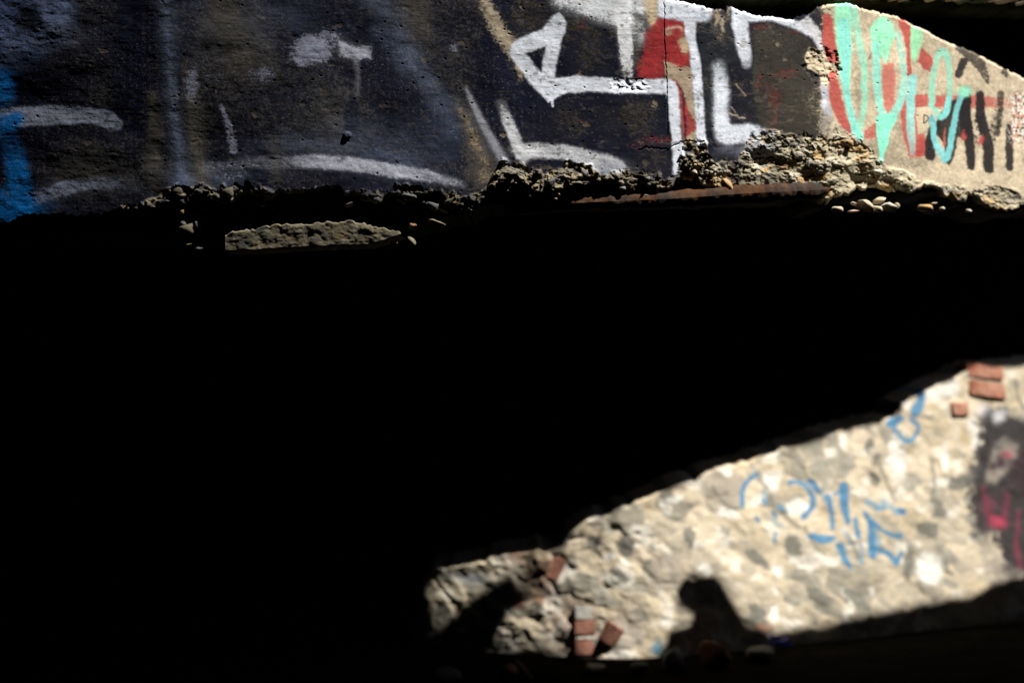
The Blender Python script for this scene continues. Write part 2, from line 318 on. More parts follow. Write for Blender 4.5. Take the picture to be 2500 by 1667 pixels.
# the white letters
po([(1346, 41), (1356, 34), (1366, 33), (1377, 42), (1382, 58), (1380, 78), (1370, 102), (1362, 140), (1355, 175), (1353, 192), (1364, 234), (1352, 242), (1336, 248), (1319, 231), (1295, 203), (1272, 174), (1244, 138), (1242, 122), (1256, 97), (1290, 86), (1322, 72)], W, .96, soft=3.5, grain=.35,
   hole=[(1279, 131), (1333, 112), (1321, 178)])
po([(1350, 193), (1390, 187), (1430, 187), (1480, 192), (1540, 195), (1600, 194), (1632, 192), (1648, 201), (1654, 216), (1658, 250), (1661, 300), (1664, 346), (1640, 347), (1636, 300), (1632, 245), (1626, 229), (1560, 229), (1500, 227), (1440, 224), (1390, 226), (1366, 234), (1340, 246)], W, .97, soft=3, grain=.25)
po([(1639, 350), (1669, 350), (1673, 380), (1669, 402), (1657, 416), (1652, 436), (1644, 426), (1645, 400)], W, .95, soft=3, grain=.2)
st([(1346, 240), (1350, 258)], [7, 4], W, .9, soft=2); st([(1337, 244), (1338, 248)], 5, W, .9, soft=2)
st([(1629, 262), (1634, 345), (1640, 400)], [4, 7, 7], (.01, .012, .016), .85, soft=2); st([(1668, 230), (1672, 290), (1674, 345)], [5, 6, 5], (.012, .012, .03), .85, soft=2)
st([(1654, 205), (1666, 226)], 5, (.012, .012, .03), .7, soft=2)
st([(1224, 250), (1240, 292), (1256, 335), (1272, 378)], [20, 26, 28, 28], (.56, .58, .64), .9, soft=5, grain=.6, fade=(.4, .8, 1, 1))
po([(1276, 352), (1300, 349), (1370, 353), (1430, 365), (1490, 381), (1522, 394), (1534, 412), (1520, 426), (1488, 421), (1440, 411), (1400, 396), (1365, 386), (1300, 387), (1282, 402), (1264, 382)], (.50, .52, .57), .85, soft=5, grain=.45)
bl(1300, 366, 50, 14, (.7, .72, .77), .6, .5); bl(1490, 410, 50, 20, (.16, .18, .23), .5, .3)
po([(1608, -14), (1640, -5), (1735, 15), (1738, 36), (1722, 54), (1696, 56), (1668, 52), (1622, 44), (1606, 38)], W, .92, soft=5, grain=.35); bl(1722, 42, 18, 12, (.3, .36, .44), .5, .5)
po([(1668, 48), (1696, 52), (1700, 100), (1712, 170), (1718, 250), (1722, 312), (1722, 334), (1703, 347), (1697, 280), (1692, 200), (1683, 120), (1672, 80)], W, .95, soft=3, grain=.35)
po([(1722, 330), (1728, 350), (1722, 362), (1702, 356), (1704, 344)], W, .85, soft=3, grain=.4)
po([(1700, 60), (1730, 62), (1738, 40), (1790, 30), (1800, 120), (1800, 155), (1740, 158), (1738, 300), (1726, 320), (1718, 220)], (.022, .024, .03), .7, soft=6, grain=.4)
for a_ in [(1748, 45, 14, 26, .7), (1766, 60, 7, 20, .8), (1777, 35, 6, 22, .5), (1760, 90, 12, 12, .35)]: bl(*a_[:4], (.33, .28, .21), a_[4], .7)
bl(1758, 70, 7, 9, (.02, .02, .024), .8, .2); bl(1740, 50, 5, 16, (.02, .02, .024), .8, .2)
st([(1754, 162), (1760, 220), (1761, 280), (1764, 330)], [30, 36, 36, 36], W, .95, soft=7, grain=.35, fade=(.5, 1, 1, 1))
po([(1744, 312), (1780, 306), (1830, 304), (1868, 314), (1874, 332), (1846, 347), (1800, 350), (1776, 356), (1752, 340)], W, .92, soft=5, grain=.35)
bl(1790, 372, 40, 18, (.12, .13, .18), .8, .3); bl(1770, 400, 40, 30, (.016, .017, .022), .9, .3); bl(1852, 362, 34, 16, (.30, .34, .42), .7, .5)
st([(1806, 18), (1808, 70), (1816, 125), (1822, 155)], [40, 36, 32, 24], W, .95, soft=4, grain=.25, fade=(1, 1, .95, .5))
st([(1812, 30), (1836, 44), (1880, 46), (1930, 57), (1972, 72)], [20, 18, 14, 18, 26], W, .92, soft=4, grain=.4)
po([(1975, 40), (2004, 78), (2014, 130), (2002, 130), (1985, 95), (1960, 72), (1950, 52)], (.55, .56, .60), .9, soft=6, grain=.7)
po([(1838, 62), (1880, 56), (1930, 68), (1975, 88), (1990, 130), (1972, 150), (1968, 180), (2000, 220), (2000, 330), (1900, 330), (1850, 320), (1836, 200)], (.045, .042, .034), .6, soft=6, grain=.6)
for a_ in [(1855, 200, 10, 30), (1890, 230, 22, 40), (1850, 66, 30, 8), (1940, 78, 20, 8), (1890, 300, 12, 40), (1920, 180, 40, 14), (1600, 340, 40, 12), (1560, 350, 20, 8), (1420, 60, 10, 14)]: bl(*a_, (.13, .028, .026), .42, .8)
for p in [[(1560, 352), (1600, 345), (1640, 342)], [(1512, 352), (1560, 368)], [(1400, 295), (1440, 300)], [(1520, 290), (1526, 275)]]: st(p, 2.5, (.22, .035, .03), .45, soft=2, grain=.9)
st([(1780, 275), (1800, 285), (1820, 288)], 4, (.4, .35, .3), .7, soft=2, grain=.6); st([(1786, 262), (1802, 283)], 3, (.4, .35, .3), .7, soft=2, grain=.6); st([(1798, 205), (1822, 235)], 2.5, (.5, .42, .3), .6, soft=2)
st([(2012, 196), (2016, 236), (2020, 266), (2026, 286)], [14, 20, 20, 10], (.45, .47, .54), .8, soft=5, grain=.5); bl(2018, 300, 14, 28, (.20, .19, .19), .6, .3); bl(2012, 250, 8, 10, (.75, .76, .8), .9, .3)
po([(1976, 118), (2000, 124), (2020, 135), (2044, 150), (2046, 178), (2030, 190), (2014, 215), (1998, 182), (1972, 168), (1966, 140)], (.54, .46, .33), .98, soft=3, grain=.3)
for a_ in [(2150, 370, 60, 46, .6), (2098, 220, 22, 70, .6), (2230, 400, 50, 26, .5), (2060, 310, 26, 30, .5), (2330, 130, 50, 26, .4), (2195, 300, 20, 60, .5), (2290, 430, 60, 16, .35)]: bl(*a_[:4], (.31, .265, .195), a_[4], .6)
# tan end: red under-letters
RD = (.42, .08, .07)
st([(2019, 48), (2024, 100), (2034, 140)], [24, 32, 30], RD, .9, soft=4, grain=.3); st([(2033, 182), (2040, 240), (2058, 295), (2080, 324)], [18, 30, 24, 10], RD, .9, soft=4, grain=.3)
po([(2110, 318), (2125, 308), (2142, 300), (2142, 336), (2104, 340)], RD, .7, soft=5, grain=.4); po([(2155, 160), (2182, 155), (2188, 200), (2182, 255), (2170, 280), (2158, 262), (2150, 200)], (.52, .16, .13), .85, soft=4, grain=.3)
po([(2192, 50), (2206, 46), (2222, 62), (2224, 120), (2228, 180), (2214, 190), (2216, 130)], RD, .9, soft=3, grain=.2); po([(2248, 116), (2262, 128), (2276, 142), (2276, 182), (2258, 170), (2242, 148)], RD, .9, soft=3, grain=.2)
st([(2234, 248), (2300, 247), (2400, 248), (2460, 252)], [32, 30, 30, 22], RD, .85, soft=3, grain=.3, fade=(1, 1, .9, .5)); st([(2206, 256), (2216, 330), (2226, 376)], [20, 22, 20], RD, .8, soft=4, grain=.3); st([(2238, 262), (2242, 330), (2246, 370)], [12, 16, 30], RD, .85, soft=3, grain=.2)
po([(2238, 345), (2256, 326), (2262, 350), (2250, 380), (2236, 384)], RD, .9, soft=3, grain=.2)
po([(2237, 264), (2270, 262), (2300, 266), (2280, 300), (2262, 320), (2240, 332)], (.56, .48, .35), .9, soft=2, grain=.1)
# black zigzag
BK = (.022, .02, .022)
for p, w, a in [([(2284, 310), (2272, 345), (2270, 378)], 26, .95), ([(2356, 234), (2356, 300), (2366, 350), (2371, 408)], [26, 30, 26, 22], .95), ([(2393, 232), (2395, 290), (2410, 345), (2414, 412)], [22, 26, 27, 22], .95), ([(2444, 230), (2441, 270), (2436, 330)], [17, 15, 14], .7), ([(2378, 340), (2388, 345)], 20, .5), ([(2430, 290), (2424, 350)], 16, .5), ([(2462, 306), (2465, 360), (2464, 408)], [12, 20, 19], .93),
                ([(2352, 150), (2342, 180)], [20, 20], .9), ([(2340, 118), (2372, 138), (2396, 165), (2410, 198)], [20, 30, 24, 16], .7), ([(2452, 176), (2456, 186)], [16, 14], .7), ([(2482, 236), (2474, 300)], 10, .4), ([(2492, 330), (2500, 400)], 8, .4)]:
    st(p, w, BK, a, soft=4, grain=.5)
po([(2338, 248), (2356, 234), (2370, 240), (2374, 330), (2352, 345), (2334, 330)], BK, .85, soft=5, grain=.5); po([(2374, 300), (2392, 240), (2406, 240), (2408, 330), (2390, 350)], BK, .55, soft=7, grain=.7); po([(2410, 320), (2434, 250), (2448, 250), (2444, 330), (2424, 360)], BK, .4, soft=8, grain=.8)
po([(2288, 292), (2306, 262), (2318, 244), (2342, 240), (2338, 330), (2330, 380), (2318, 404), (2306, 396), (2302, 350), (2284, 320)], BK, .95, soft=3, grain=.25)
st([(2310, 315), (2304, 355)], [4, 6], (.4, .12, .08), .8, soft=2); bl(2350, 334, 6, 12, RD, .95, .1); bl(2394, 346, 6, 13, RD, .95, .1)
# turquoise over everything
TQ = (.24, .72, .55); TG = (.30, .74, .50); TB = (.20, .55, .57)
st([(2056, 6), (2058, 60), (2064, 130), (2066, 200)], [36, 40, 34, 20], TG, .95, soft=2.5, grain=.15); st([(2058, 60), (2066, 130), (2062, 190), (2068, 240), (2080, 290), (2096, 334)], [30, 26, 20, 16, 18, 24], (.26, .70, .62), .92, soft=2.5, grain=.2)
st([(2078, 12), (2090, 60), (2100, 110), (2110, 160), (2112, 220), (2108, 270), (2096, 310)], [24, 22, 20, 18, 18, 18, 16], TQ, .6, soft=5, grain=.35)
st([(2092, 320), (2098, 336)], 12, TQ, .95, soft=2)
po([(2126, 72), (2138, 50), (2152, 40), (2166, 44), (2182, 62), (2184, 92), (2176, 104), (2172, 128), (2160, 158), (2146, 130), (2136, 150), (2128, 110)], TG, .95, soft=3, grain=.15)
st([(2136, 110), (2140, 180), (2144, 235), (2156, 280), (2164, 300)], [16, 20, 16, 18, 22], (.26, .68, .58), .8, soft=3, grain=.3); st([(2190, 82), (2202, 130), (2208, 185), (2200, 240), (2184, 280), (2166, 302)], [14, 18, 16, 20, 20, 26], (.26, .66, .58), .75, soft=3, grain=.3, fade=(.7, .7, .8, 1, 1, 1))
po([(2138, 286), (2160, 278), (2186, 278), (2190, 292), (2174, 322), (2170, 350), (2160, 376), (2156, 398), (2144, 402), (2148, 380), (2142, 340), (2138, 316)], TQ, .97, soft=2, grain=.1)
po([(2226, 64), (2240, 66), (2252, 76), (2252, 100), (2244, 124), (2236, 152), (2226, 140), (2221, 100)], (.30, .66, .40), .95, soft=3, grain=.1); st([(2228, 192), (2224, 250), (2224, 320), (2227, 374)], [22, 22, 20, 14], (.26, .62, .60), .88, soft=3, grain=.2, fade=(1, 1, .8, .5))
st([(2274, 252), (2277, 200), (2286, 150), (2300, 126), (2314, 146), (2318, 200), (2316, 250), (2304, 284), (2292, 286)], [16, 15, 14, 18, 16, 14, 14, 14, 18], (.25, .62, .48), .75, soft=3, grain=.25); st([(2317, 240), (2306, 280), (2298, 290)], [12, 15, 14], (.22, .60, .60), .9, soft=2); st([(2272, 258), (2288, 274)], 14, (.25, .62, .5), .7)
st([(2276, 290), (2284, 345), (2298, 376), (2310, 388), (2322, 345), (2332, 285), (2344, 236), (2358, 222)], [14, 15, 16, 18, 14, 13, 14, 24], TB, .88, soft=3, grain=.25); bl(2354, 222, 16, 14, TG, .85, .3)
K.stroke([(2256, 282), (2255, 300)], 3, (.02, .02, .02), 1, soft=1.3, grain=0, warp=.1); K.stroke([(2256, 281), (2264, 284), (2266, 292), (2257, 301)], 3, (.02, .02, .02), 1, soft=1.3, grain=0, warp=.1)
for p in ([(2268, 301), (2274, 281)], [(2274, 281), (2281, 301)], [(2270, 294), (2279, 294)]): K.stroke(p, 3, (.12, .36, .46), 1, soft=1.3, grain=0, warp=.1)
st([(2122, 118), (2126, 132), (2118, 148)], 2.5, (.06, .06, .06), .7, soft=2)
# white, black and red flakes at the far right
k = K.cols(2440, 2760); fl = worley(X[:, k] / 6, Y[:, k] / 7, 61)
zone = sst(2452, 2482, X[:, k]) * sst(2740, 2620, X[:, k]) * sst(215, 240, Y[:, k]) * sst(370, 320, Y[:, k])
zc = zone * (fl[0] < .42)
pick = np.where((fl[2] < .5)[..., None], np.array([.8, .8, .78]), np.where((fl[2] < .75)[..., None], np.array([.03, .03, .03]), np.array([.55, .16, .15])))
K.c[:, k] = K.c[:, k] * (1 - zc[..., None]) + pick * zc[..., None]
# small bare chips and pits
ch = worley(X / 60 + K.wx * .06, Y / 44 + K.wy * .05, 71); chip = (ch[2] > .8) * (.4 + .6 * sst(1000, 1300, X)) * sst(.20, .10, ch[0] * (1 + ch[2] * 3 * (1 - ch[2])) + (n3 - .5) * .30 + (hf - .5) * .12) * (X < 1990) * (ch[2] * 53 % 1)
K.c[:] = K.c * (1 - .7 * chip[..., None]) + np.array([.22, .18, .12]) * .7 * chip[..., None]
sp = worley(X / 11, Y / 11, 73); spk = (sp[2] > .86) * sst(.22, .06, sp[0] + (hf - .5) * .2) * (X < 1990) * sst(.45, .65, n1); K.c[:] = K.c * (1 - .25 * spk[..., None]) + np.array([.3, .26, .2]) * .25 * spk[..., None]

wear = sst(.60, .72, fbm(X / 11, Y / 8, 91, 4)) * sst(.48, .62, fbm(X / 70, Y / 50, 92, 3)) * (X < 2010)
K.c[:] = K.c * (1 - .55 * wear[..., None]) + np.array([.05, .045, .04]) * .55 * wear[..., None]
scr = sst(.05, .0, abs(fbm(X / 40 + n3 * .3, Y / 22, 93, 4) - .5)) * sst(.5, .62, fbm(X / 90, Y / 70, 94, 3)) * (X > 1250) * (X < 2000)
K.c[:] = K.c * (1 - .30 * scr[..., None]) + np.array([.16, .14, .11]) * .30 * scr[..., None]
K.c[:] *= (.78 + .44 * fbm(X / 46, Y / 30, 95, 4) + (.22 + .5 * sst(1300, 700, X)) * (hf - .5))[..., None]
gr = vn(X / 1.9, Y / 1.9, 97) ** 9 * sst(1500, 1100, X) * sst(.35, .6, n2)
K.c[:] += np.array([.16, .145, .125]) * gr[..., None]

# relief of the face, metres towards the back (+)
yb = YB[None, :]
mpp = yb / F
ero = sst(-5, 7, Y - lut(E_PTS, PX)[None, :] + (vn(X / 14, Y / 14, 31) - .5) * 26 + (vn(X / 5, Y / 5, 32) - .5) * 8)
xq = X * .91 - Y * .42; yq = X * .42 + Y * .91; w1 = worley(xq / 33 + (n3 - .5) * 1.0 + (n2 - .5) * 1.6, yq / 21 + (n2 - .5) * 1.5 + (n3 - .5) * .8, 41); w2 = worley(X / 11 + (n3 - .5) * .8, Y / 8, 43)
peb1 = chunk_shape(w1, .66); peb2 = chunk_shape(w2, .6); w4 = worley(X / 58 + (n2 - .5) * 1.2, Y / 36 + (n3 - .5) * .8, 45); peb4 = chunk_shape(w4, .7, 1.2)
depth = (n1 - .5) * .010 + (fbm(X / 26, Y / 20, 51, 3) - .5) * (.0013 - .0007 * sst(1100, 500, X))
lg = sst(1500, 900, X); depth = depth + (fbm(X / 34, Y / 6, 52, 3) - .5) * (.0007 - .0002 * lg) + (fbm(X / 7, Y / 6, 53, 3) - .5) * (.0007 - .0002 * lg)
pits = worley(X / 26, Y / 20, 55); depth = depth + .003 * (pits[2] > .93) * sst(.13, .03, pits[0]) + .0012 * chip
rough_left = sst(190, 120, X) * sst(150, 90, Y); depth = depth + rough_left * (fbm(X / 18, Y / 12, 57, 3) - .5) * .0008
dist = np.clip(Y - lut(E_PTS, PX)[None, :], 0, 200) * mpp
ra = .66 - .24 * sst(1720, 1900, X); ed = .004 + (.12 + .10 * sst(1650, 2000, X)) * dist - peb1 * (.002 + .010 * w1[2]) * ra - peb2 * .002 * (w2[2] > .5) - peb4 * .012 * (w4[2] > .35) * ra + (fbm(X / 13, Y / 10, 58, 5) - .5) * .022 * ra + (fbm(X / 60, Y / 40, 59, 2) - .5) * .03
depth = depth * (1 - ero) + ed * ero
knob = sst(1.2, .4, np.hypot((X - 1535) / 55, (Y - 205) / 26)); w3 = worley(X / 17, Y / 13, 47)
depth = depth + knob * (.004 - chunk_shape(w3, .6) * .0035 * (w3[2] > .3) + (fbm(X / 10, Y / 7, 64, 3) - .5) * .005)
chipz = sst(1.15, .8, np.hypot((X - 2006) / 42, (Y - 160) / 42) + (n3 - .5) * .8); depth = depth + chipz * (.008 + (fbm(X / 9, Y / 9, 63, 3) - .5) * .012)
crk = lambda lx, w: sst(w, 0, abs(X - lx))
depth = depth + .004 * crk(np.interp(Y, [-20, 100, 180, 260, 330], [1621, 1622, 1626, 1629, 1630]) + (vn(Y / 9, Y * 0, 66) - .5) * 3, 1.7) * (Y < 330)
hc = np.interp(X, [1560, 1575, 1610, 1632, 1650, 1670], [368, 360, 364, 366, 352, 346]) + (vn(X / 6, X * 0, 67) - .5) * 6
depth = depth + .012 * sst(2.4, 0, abs(Y - hc)) * (X > 1558) * (X < 1720) * .6
depth = depth - .0045 * sst(1.1, .5, np.hypot((X - 848) / 11, (Y - 330) / 9))
topd = (Y - Tx[None, :]); depth = depth + .010 * sst(6, 0, topd) ** 2 * (X > 1600)
depth = depth + .012 * sst(6, 0, Bx[None, :] - Y)
# colours of the broken zone, left palette darkened in place of grazing light
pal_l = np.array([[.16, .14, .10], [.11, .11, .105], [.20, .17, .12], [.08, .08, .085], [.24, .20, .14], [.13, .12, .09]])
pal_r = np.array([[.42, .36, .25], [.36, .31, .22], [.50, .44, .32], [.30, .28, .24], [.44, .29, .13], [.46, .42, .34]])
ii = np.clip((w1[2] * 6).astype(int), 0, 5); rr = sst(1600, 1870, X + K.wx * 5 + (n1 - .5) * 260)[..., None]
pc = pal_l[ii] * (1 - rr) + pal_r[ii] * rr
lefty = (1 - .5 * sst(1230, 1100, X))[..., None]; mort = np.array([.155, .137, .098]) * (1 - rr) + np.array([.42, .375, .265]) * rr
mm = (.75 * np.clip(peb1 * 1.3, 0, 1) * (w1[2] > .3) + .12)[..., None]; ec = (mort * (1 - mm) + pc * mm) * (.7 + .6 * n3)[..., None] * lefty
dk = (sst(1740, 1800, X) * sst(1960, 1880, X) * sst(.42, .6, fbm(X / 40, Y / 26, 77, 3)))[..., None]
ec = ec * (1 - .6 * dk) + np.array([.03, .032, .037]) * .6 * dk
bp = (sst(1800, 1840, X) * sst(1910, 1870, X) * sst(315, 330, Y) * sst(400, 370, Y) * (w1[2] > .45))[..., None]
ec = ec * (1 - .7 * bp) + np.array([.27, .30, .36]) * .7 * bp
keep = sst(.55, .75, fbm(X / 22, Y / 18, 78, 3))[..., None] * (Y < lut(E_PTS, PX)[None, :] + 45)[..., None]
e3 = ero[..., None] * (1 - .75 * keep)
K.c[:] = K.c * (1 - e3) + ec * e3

yy = yb + depth
face = np.stack([yy * UU[None, :], yy, yy * (CY - Y) / F], -1)
# the unseen sides: top going back, broken underside, recessed core, soffit, back
def row(px_row, y): return np.stack([y * UU, y, y * (CY - px_row) / F], -1)[None]
C_PTS = [(-1300, 575), (300, 575), (552, 588), (900, 582), (1000, 556), (1100, 526), (1200, 498), (1390, 488), (1985, 474), (2060, 470), (2500, 470), (5000, 540)]
Cx = lut(C_PTS, PX) + (vn(PX / 14, PX * 0, 8) - .5) * 6
Cx = np.maximum(Cx, Bx + 6)
Ttop = np.where(PX < 1590, -230., Tx - 1)
yt = YB + .03
def back(r, d):     # push a finished row straight back
    q = r.copy(); q[..., 1] += d; return q
top_front = row(Ttop, np.where(PX < 1590, YB, YB + .035)); 
bot = face[-1:]; core_top = back(bot, .09); core_top[..., 2] += .012
core_low = row(Cx, YB + .10)
c2 = back(core_low, .012); soff = back(core_low, .40)
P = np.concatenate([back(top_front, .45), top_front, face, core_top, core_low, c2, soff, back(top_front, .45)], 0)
def ext(c, n0, n1): return np.concatenate([np.repeat(c[:1], n0, 0), c, np.repeat(c[-1:], n1, 0)], 0)
colr = ext(K.c, 2, 5); colr[-5:] = np.array([.007, .006, .005]); colr[:1] = np.array([.12, .11, .09])  # core and soffit near black: recess shade put into the colour
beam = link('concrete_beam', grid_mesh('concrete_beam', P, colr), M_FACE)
tag(beam, 'long curving concrete beam covered in black, white, red and turquoise graffiti with a crumbling lower edge', 'beam')

# ---- the flush ledge left under the broken edge
lx = np.arange(550, 980, 2.); nl = 46
LT = np.interp(lx, [550, 570, 600, 620, 640, 700, 760, 800, 850, 870, 900, 930, 950, 980], [572, 565, 560, 560, 553, 547, 545, 542, 539, 541, 549, 556, 560, 568]) + (vn(lx / 7, lx * 0, 81) - .5) * 7
LB = np.interp(lx, [550, 620, 677, 760, 900, 912, 935, 960, 980], [614, 611, 608, 604, 597, 595, 588, 578, 573]) + (vn(lx / 9, lx * 0, 82) - .5) * 3
xx = np.repeat(lx[None], nl, 0); ly = LT[None] + (LB - LT)[None] * np.linspace(0, 1, nl)[:, None]
lw = worley(xx / 30, ly / 21, 83); lw2 = worley(xx / 12, ly / 10, 84)
ld = -.028 + (fbm(xx / 24, ly / 18, 85, 4) - .5) * .006 - np.sqrt(np.clip(1 - (lw[0] / .6) ** 2, 0, 1)) * .0010 * (lw[2] > .4) - np.sqrt(np.clip(1 - (lw2[0] / .6) ** 2, 0, 1)) * .0005
ld = ld + .003 * sst(3, 0, ly - LT[None]) + .008 * sst(2, 0, LB[None] - ly)
yl = beam_y(lx)[None] + ld; ul = (xx - CX) / F
fl_ = np.stack([yl * ul, yl, yl * (CY - ly) / F], -1)
tb = fl_[:1].copy(); tb[..., 1] += .16; bb = fl_[-1:].copy(); bb[..., 1] += .16
PL = np.concatenate([tb, fl_, bb, tb], 0)
lc = np.array([[.30, .25, .15], [.20, .19, .15], [.34, .29, .19], [.13, .13, .12], [.36, .25, .12], [.24, .22, .16]])[np.clip((lw[2] * 6).astype(int), 0, 5)]
g = sst(.2, .55, lw[0])[..., None]; lc = (lc * (1 - g) + np.array([.27, .24, .16]) * g) * (.40 * (.35 + 1.3 * fbm(xx / 14, ly / 12, 86, 4)))[..., None]
ledge = link('ledge', grid_mesh('ledge', PL, ext(lc, 1, 2)), M_LEDGE, beam)
tag(ledge, 'bare grey-brown concrete ledge below the broken edge')

# ---- pebbles held in the broken concrete
def stone_mesh(name, seed, sub=3, rough=.16, flat=.0):
    rnd = random.Random(seed); bm = bmesh.new(); bmesh.ops.create_icosphere(bm, subdivisions=sub, radius=1)
    co = np.array([v.co[:] for v in bm.verts]); o = rnd.random() * 50
    planes = [Vector((rnd.gauss(0, 1), rnd.gauss(0, 1), rnd.gauss(0, 1))).normalized() for _ in range(9)]
    nz = fbm(co[:, 0] * 1.3 + o + co[:, 2], co[:, 1] * 1.3 - co[:, 2] * .7 + o, seed, 3) - .5
    for v, q in zip(bm.verts, nz):
        p = v.co.copy()
        for pl in planes:
            d = p.dot(pl) - (1 - flat)
            if d > 0: p -= pl * d * .85
        v.co = p * (1 + 2 * rough * float(q))
    return bm_mesh(name, bm, True)
protos = {k: [stone_mesh('pebble_' + str(i), 10 + i, 3, .16, .5 if i % 2 else .42) for i in range(4)] for k in ('x',)}['x']
pm = {}
for kd, m_ in PEB.items():
    pm[kd] = []
    for me in protos:
        c = me.copy(); c.materials.append(m_); pm[kd].append(c)
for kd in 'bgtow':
    dm = mat('shaded_' + PEB[kd].name, tuple(.38 * v for v in {'b': (.20, .17, .12), 'g': (.16, .165, .17), 't': (.42, .36, .25), 'o': (.40, .25, .11), 'w': (.55, .52, .46)}[kd]), .85, .4, 60, .5)  # darkened pebble copies for the left end, weak light put into the colour
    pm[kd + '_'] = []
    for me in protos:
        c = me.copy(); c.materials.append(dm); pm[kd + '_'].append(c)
PEBBLES = [  # px, row, half width, half height, tilt, kind
 (440, 468, 24, 18, 10, 'b'), (482, 478, 22, 13, -15, 'b'), (410, 492, 20, 9, -10, 'b'), (372, 502, 16, 7, 0, 'b'), (448, 518, 8, 8, 0, 'o'), (497, 510, 14, 8, -20, 'b'), (478, 526, 15, 7, -40, 'b'), (448, 545, 13, 10, 20, 'g'), (462, 560, 24, 17, 0, 'b'), (484, 548, 8, 20, 5, 'g'),
 (462, 599, 18, 7, 12, 'b'), (484, 606, 14, 8, 25, 'g'), (560, 470, 18, 16, 0, 'b'), (552, 486, 14, 9, 0, 'b'), (650, 476, 22, 9, -20, 'b'), (625, 496, 7, 5, 0, 'b'), (642, 502, 7, 5, 0, 'g'), (848, 470, 14, 10, 20, 'g'), (852, 500, 14, 8, 30, 'b'), (890, 484, 18, 9, 0, 'b'), (922, 488, 14, 10, 0, 'g'), (992, 480, 24, 15, -10, 'g'), (985, 492, 12, 7, 0, 'b'),
 (1036, 493, 11, 6, -10, 'g'), (1058, 504, 20, 12, -25, 'g'), (1098, 492, 26, 15, 25, 'b'), (1082, 514, 17, 5, -18, 't'), (1125, 514, 16, 6, -10, 'b'), (1158, 501, 12, 7, -20, 'o'), (1060, 543, 28, 13, -18, 't'), (1008, 553, 13, 11, 10, 'o'), (1006, 586, 18, 9, -35, 't'), (963, 592, 12, 6, 0, 'o'), (941, 588, 8, 6, -30, 'w'),
 (1284, 418, 11, 17, 8, 'd'), (1262, 420, 14, 15, 15, 'g'), (1308, 425, 11, 9, 0, 'd'), (1230, 396, 9, 7, 30, 'g'), (1250, 413, 11, 7, -20, 'g'), (1257, 450, 13, 7, -8, 'g'), (1245, 471, 8, 8, -30, 'b'), (1222, 462, 12, 9, -35, 'b'), (1275, 496, 10, 7, -15, 'g'), (1322, 462, 22, 16, -20, 'g'), (1290, 478, 20, 10, -15, 'b'), (1342, 446, 14, 14, 20, 'd'), (1375, 440, 18, 12, -20, 'g'), (1360, 470, 14, 8, -20, 'o'), (1355, 486, 7, 5, 10, 'b'),
 (1392, 455, 14, 9, -15, 'g'), (1425, 428, 14, 20, 5, 'd'), (1385, 418, 10, 12, 0, 'd'), (1420, 400, 9, 6, 0, 'd'), (1440, 450, 14, 7, -20, 'b'), (1475, 441, 10, 6, 0, 'g'), (1510, 440, 16, 12, 0, 'b'), (1518, 461, 12, 7, 0, 'g'), (1542, 460, 9, 5, -30, 'b'), (1574, 478, 14, 5, -5, 'g'), (1600, 466, 12, 4, -10, 'g'), (1580, 437, 10, 8, 0, 'g'),
 (1700, 370, 15, 16, 0, 'o'), (1676, 400, 9, 16, 10, 'o'), (1690, 415, 14, 12, 0, 't'), (1672, 432, 10, 10, -40, 'w'), (1680, 436, 13, 5, -20, 'p'), (1716, 368, 6, 11, -30, 'w'), (1775, 448, 27, 14, -32, 'o'), (1738, 424, 13, 9, -15, 't'), (1722, 438, 8, 8, 0, 'p'), (1735, 452, 16, 8, 0, 'w'), (1756, 430, 10, 8, 0, 'b'), (1930, 452, 15, 9, 25, 'b'), (1938, 356, 14, 12, 20, 'g'), (1876, 332, 16, 10, -20, 'g'), (1868, 406, 10, 9, 0, 'd'),
 (1985, 474, 12, 9, 0, 'g'), (2012, 450, 18, 11, -15, 'w'), (1985, 448, 9, 10, 0, 'g'), (2042, 347, 8, 6, 0, 'o'), (2072, 350, 12, 12, 0, 'o'), (2050, 370, 12, 12, 0, 'p'), (2110, 408, 12, 9, -10, 'o'), (2092, 414, 8, 5, -15, 'o'), (2140, 420, 17, 10, 5, 'w'), (2128, 440, 17, 10, -22, 'o'), (2196, 424, 11, 8, 0, 't'), (2054, 411, 8, 6, 0, 'o'),
 (2042, 512, 15, 10, -5, 't'), (2083, 517, 16, 7, 5, 'p'), (2084, 497, 8, 5, -10, 't'), (2112, 499, 30, 15, -22, 't'), (2134, 511, 19, 11, -10, 't'), (2148, 491, 17, 12, 20, 't'), (2172, 505, 24, 11, -15, 'w'), (2190, 500, 7, 8, 0, 't'), (2256, 508, 19, 11, 0, 'o'), (2281, 497, 9, 4, 8, 't'), (2231, 503, 5, 5, -30, 't'), (2301, 510, 6, 7, -40, 'w'), (2317, 492, 5, 4, 0, 'w'), (2365, 514, 10, 5, 0, 'w')]
rnd = random.Random(3)
if len(PEBBLES) > 100:      # keep the hundred that show largest
    PEBBLES = [p for p in PEBBLES if p in sorted(PEBBLES, key=lambda q: -q[2] * q[3])[:100]]
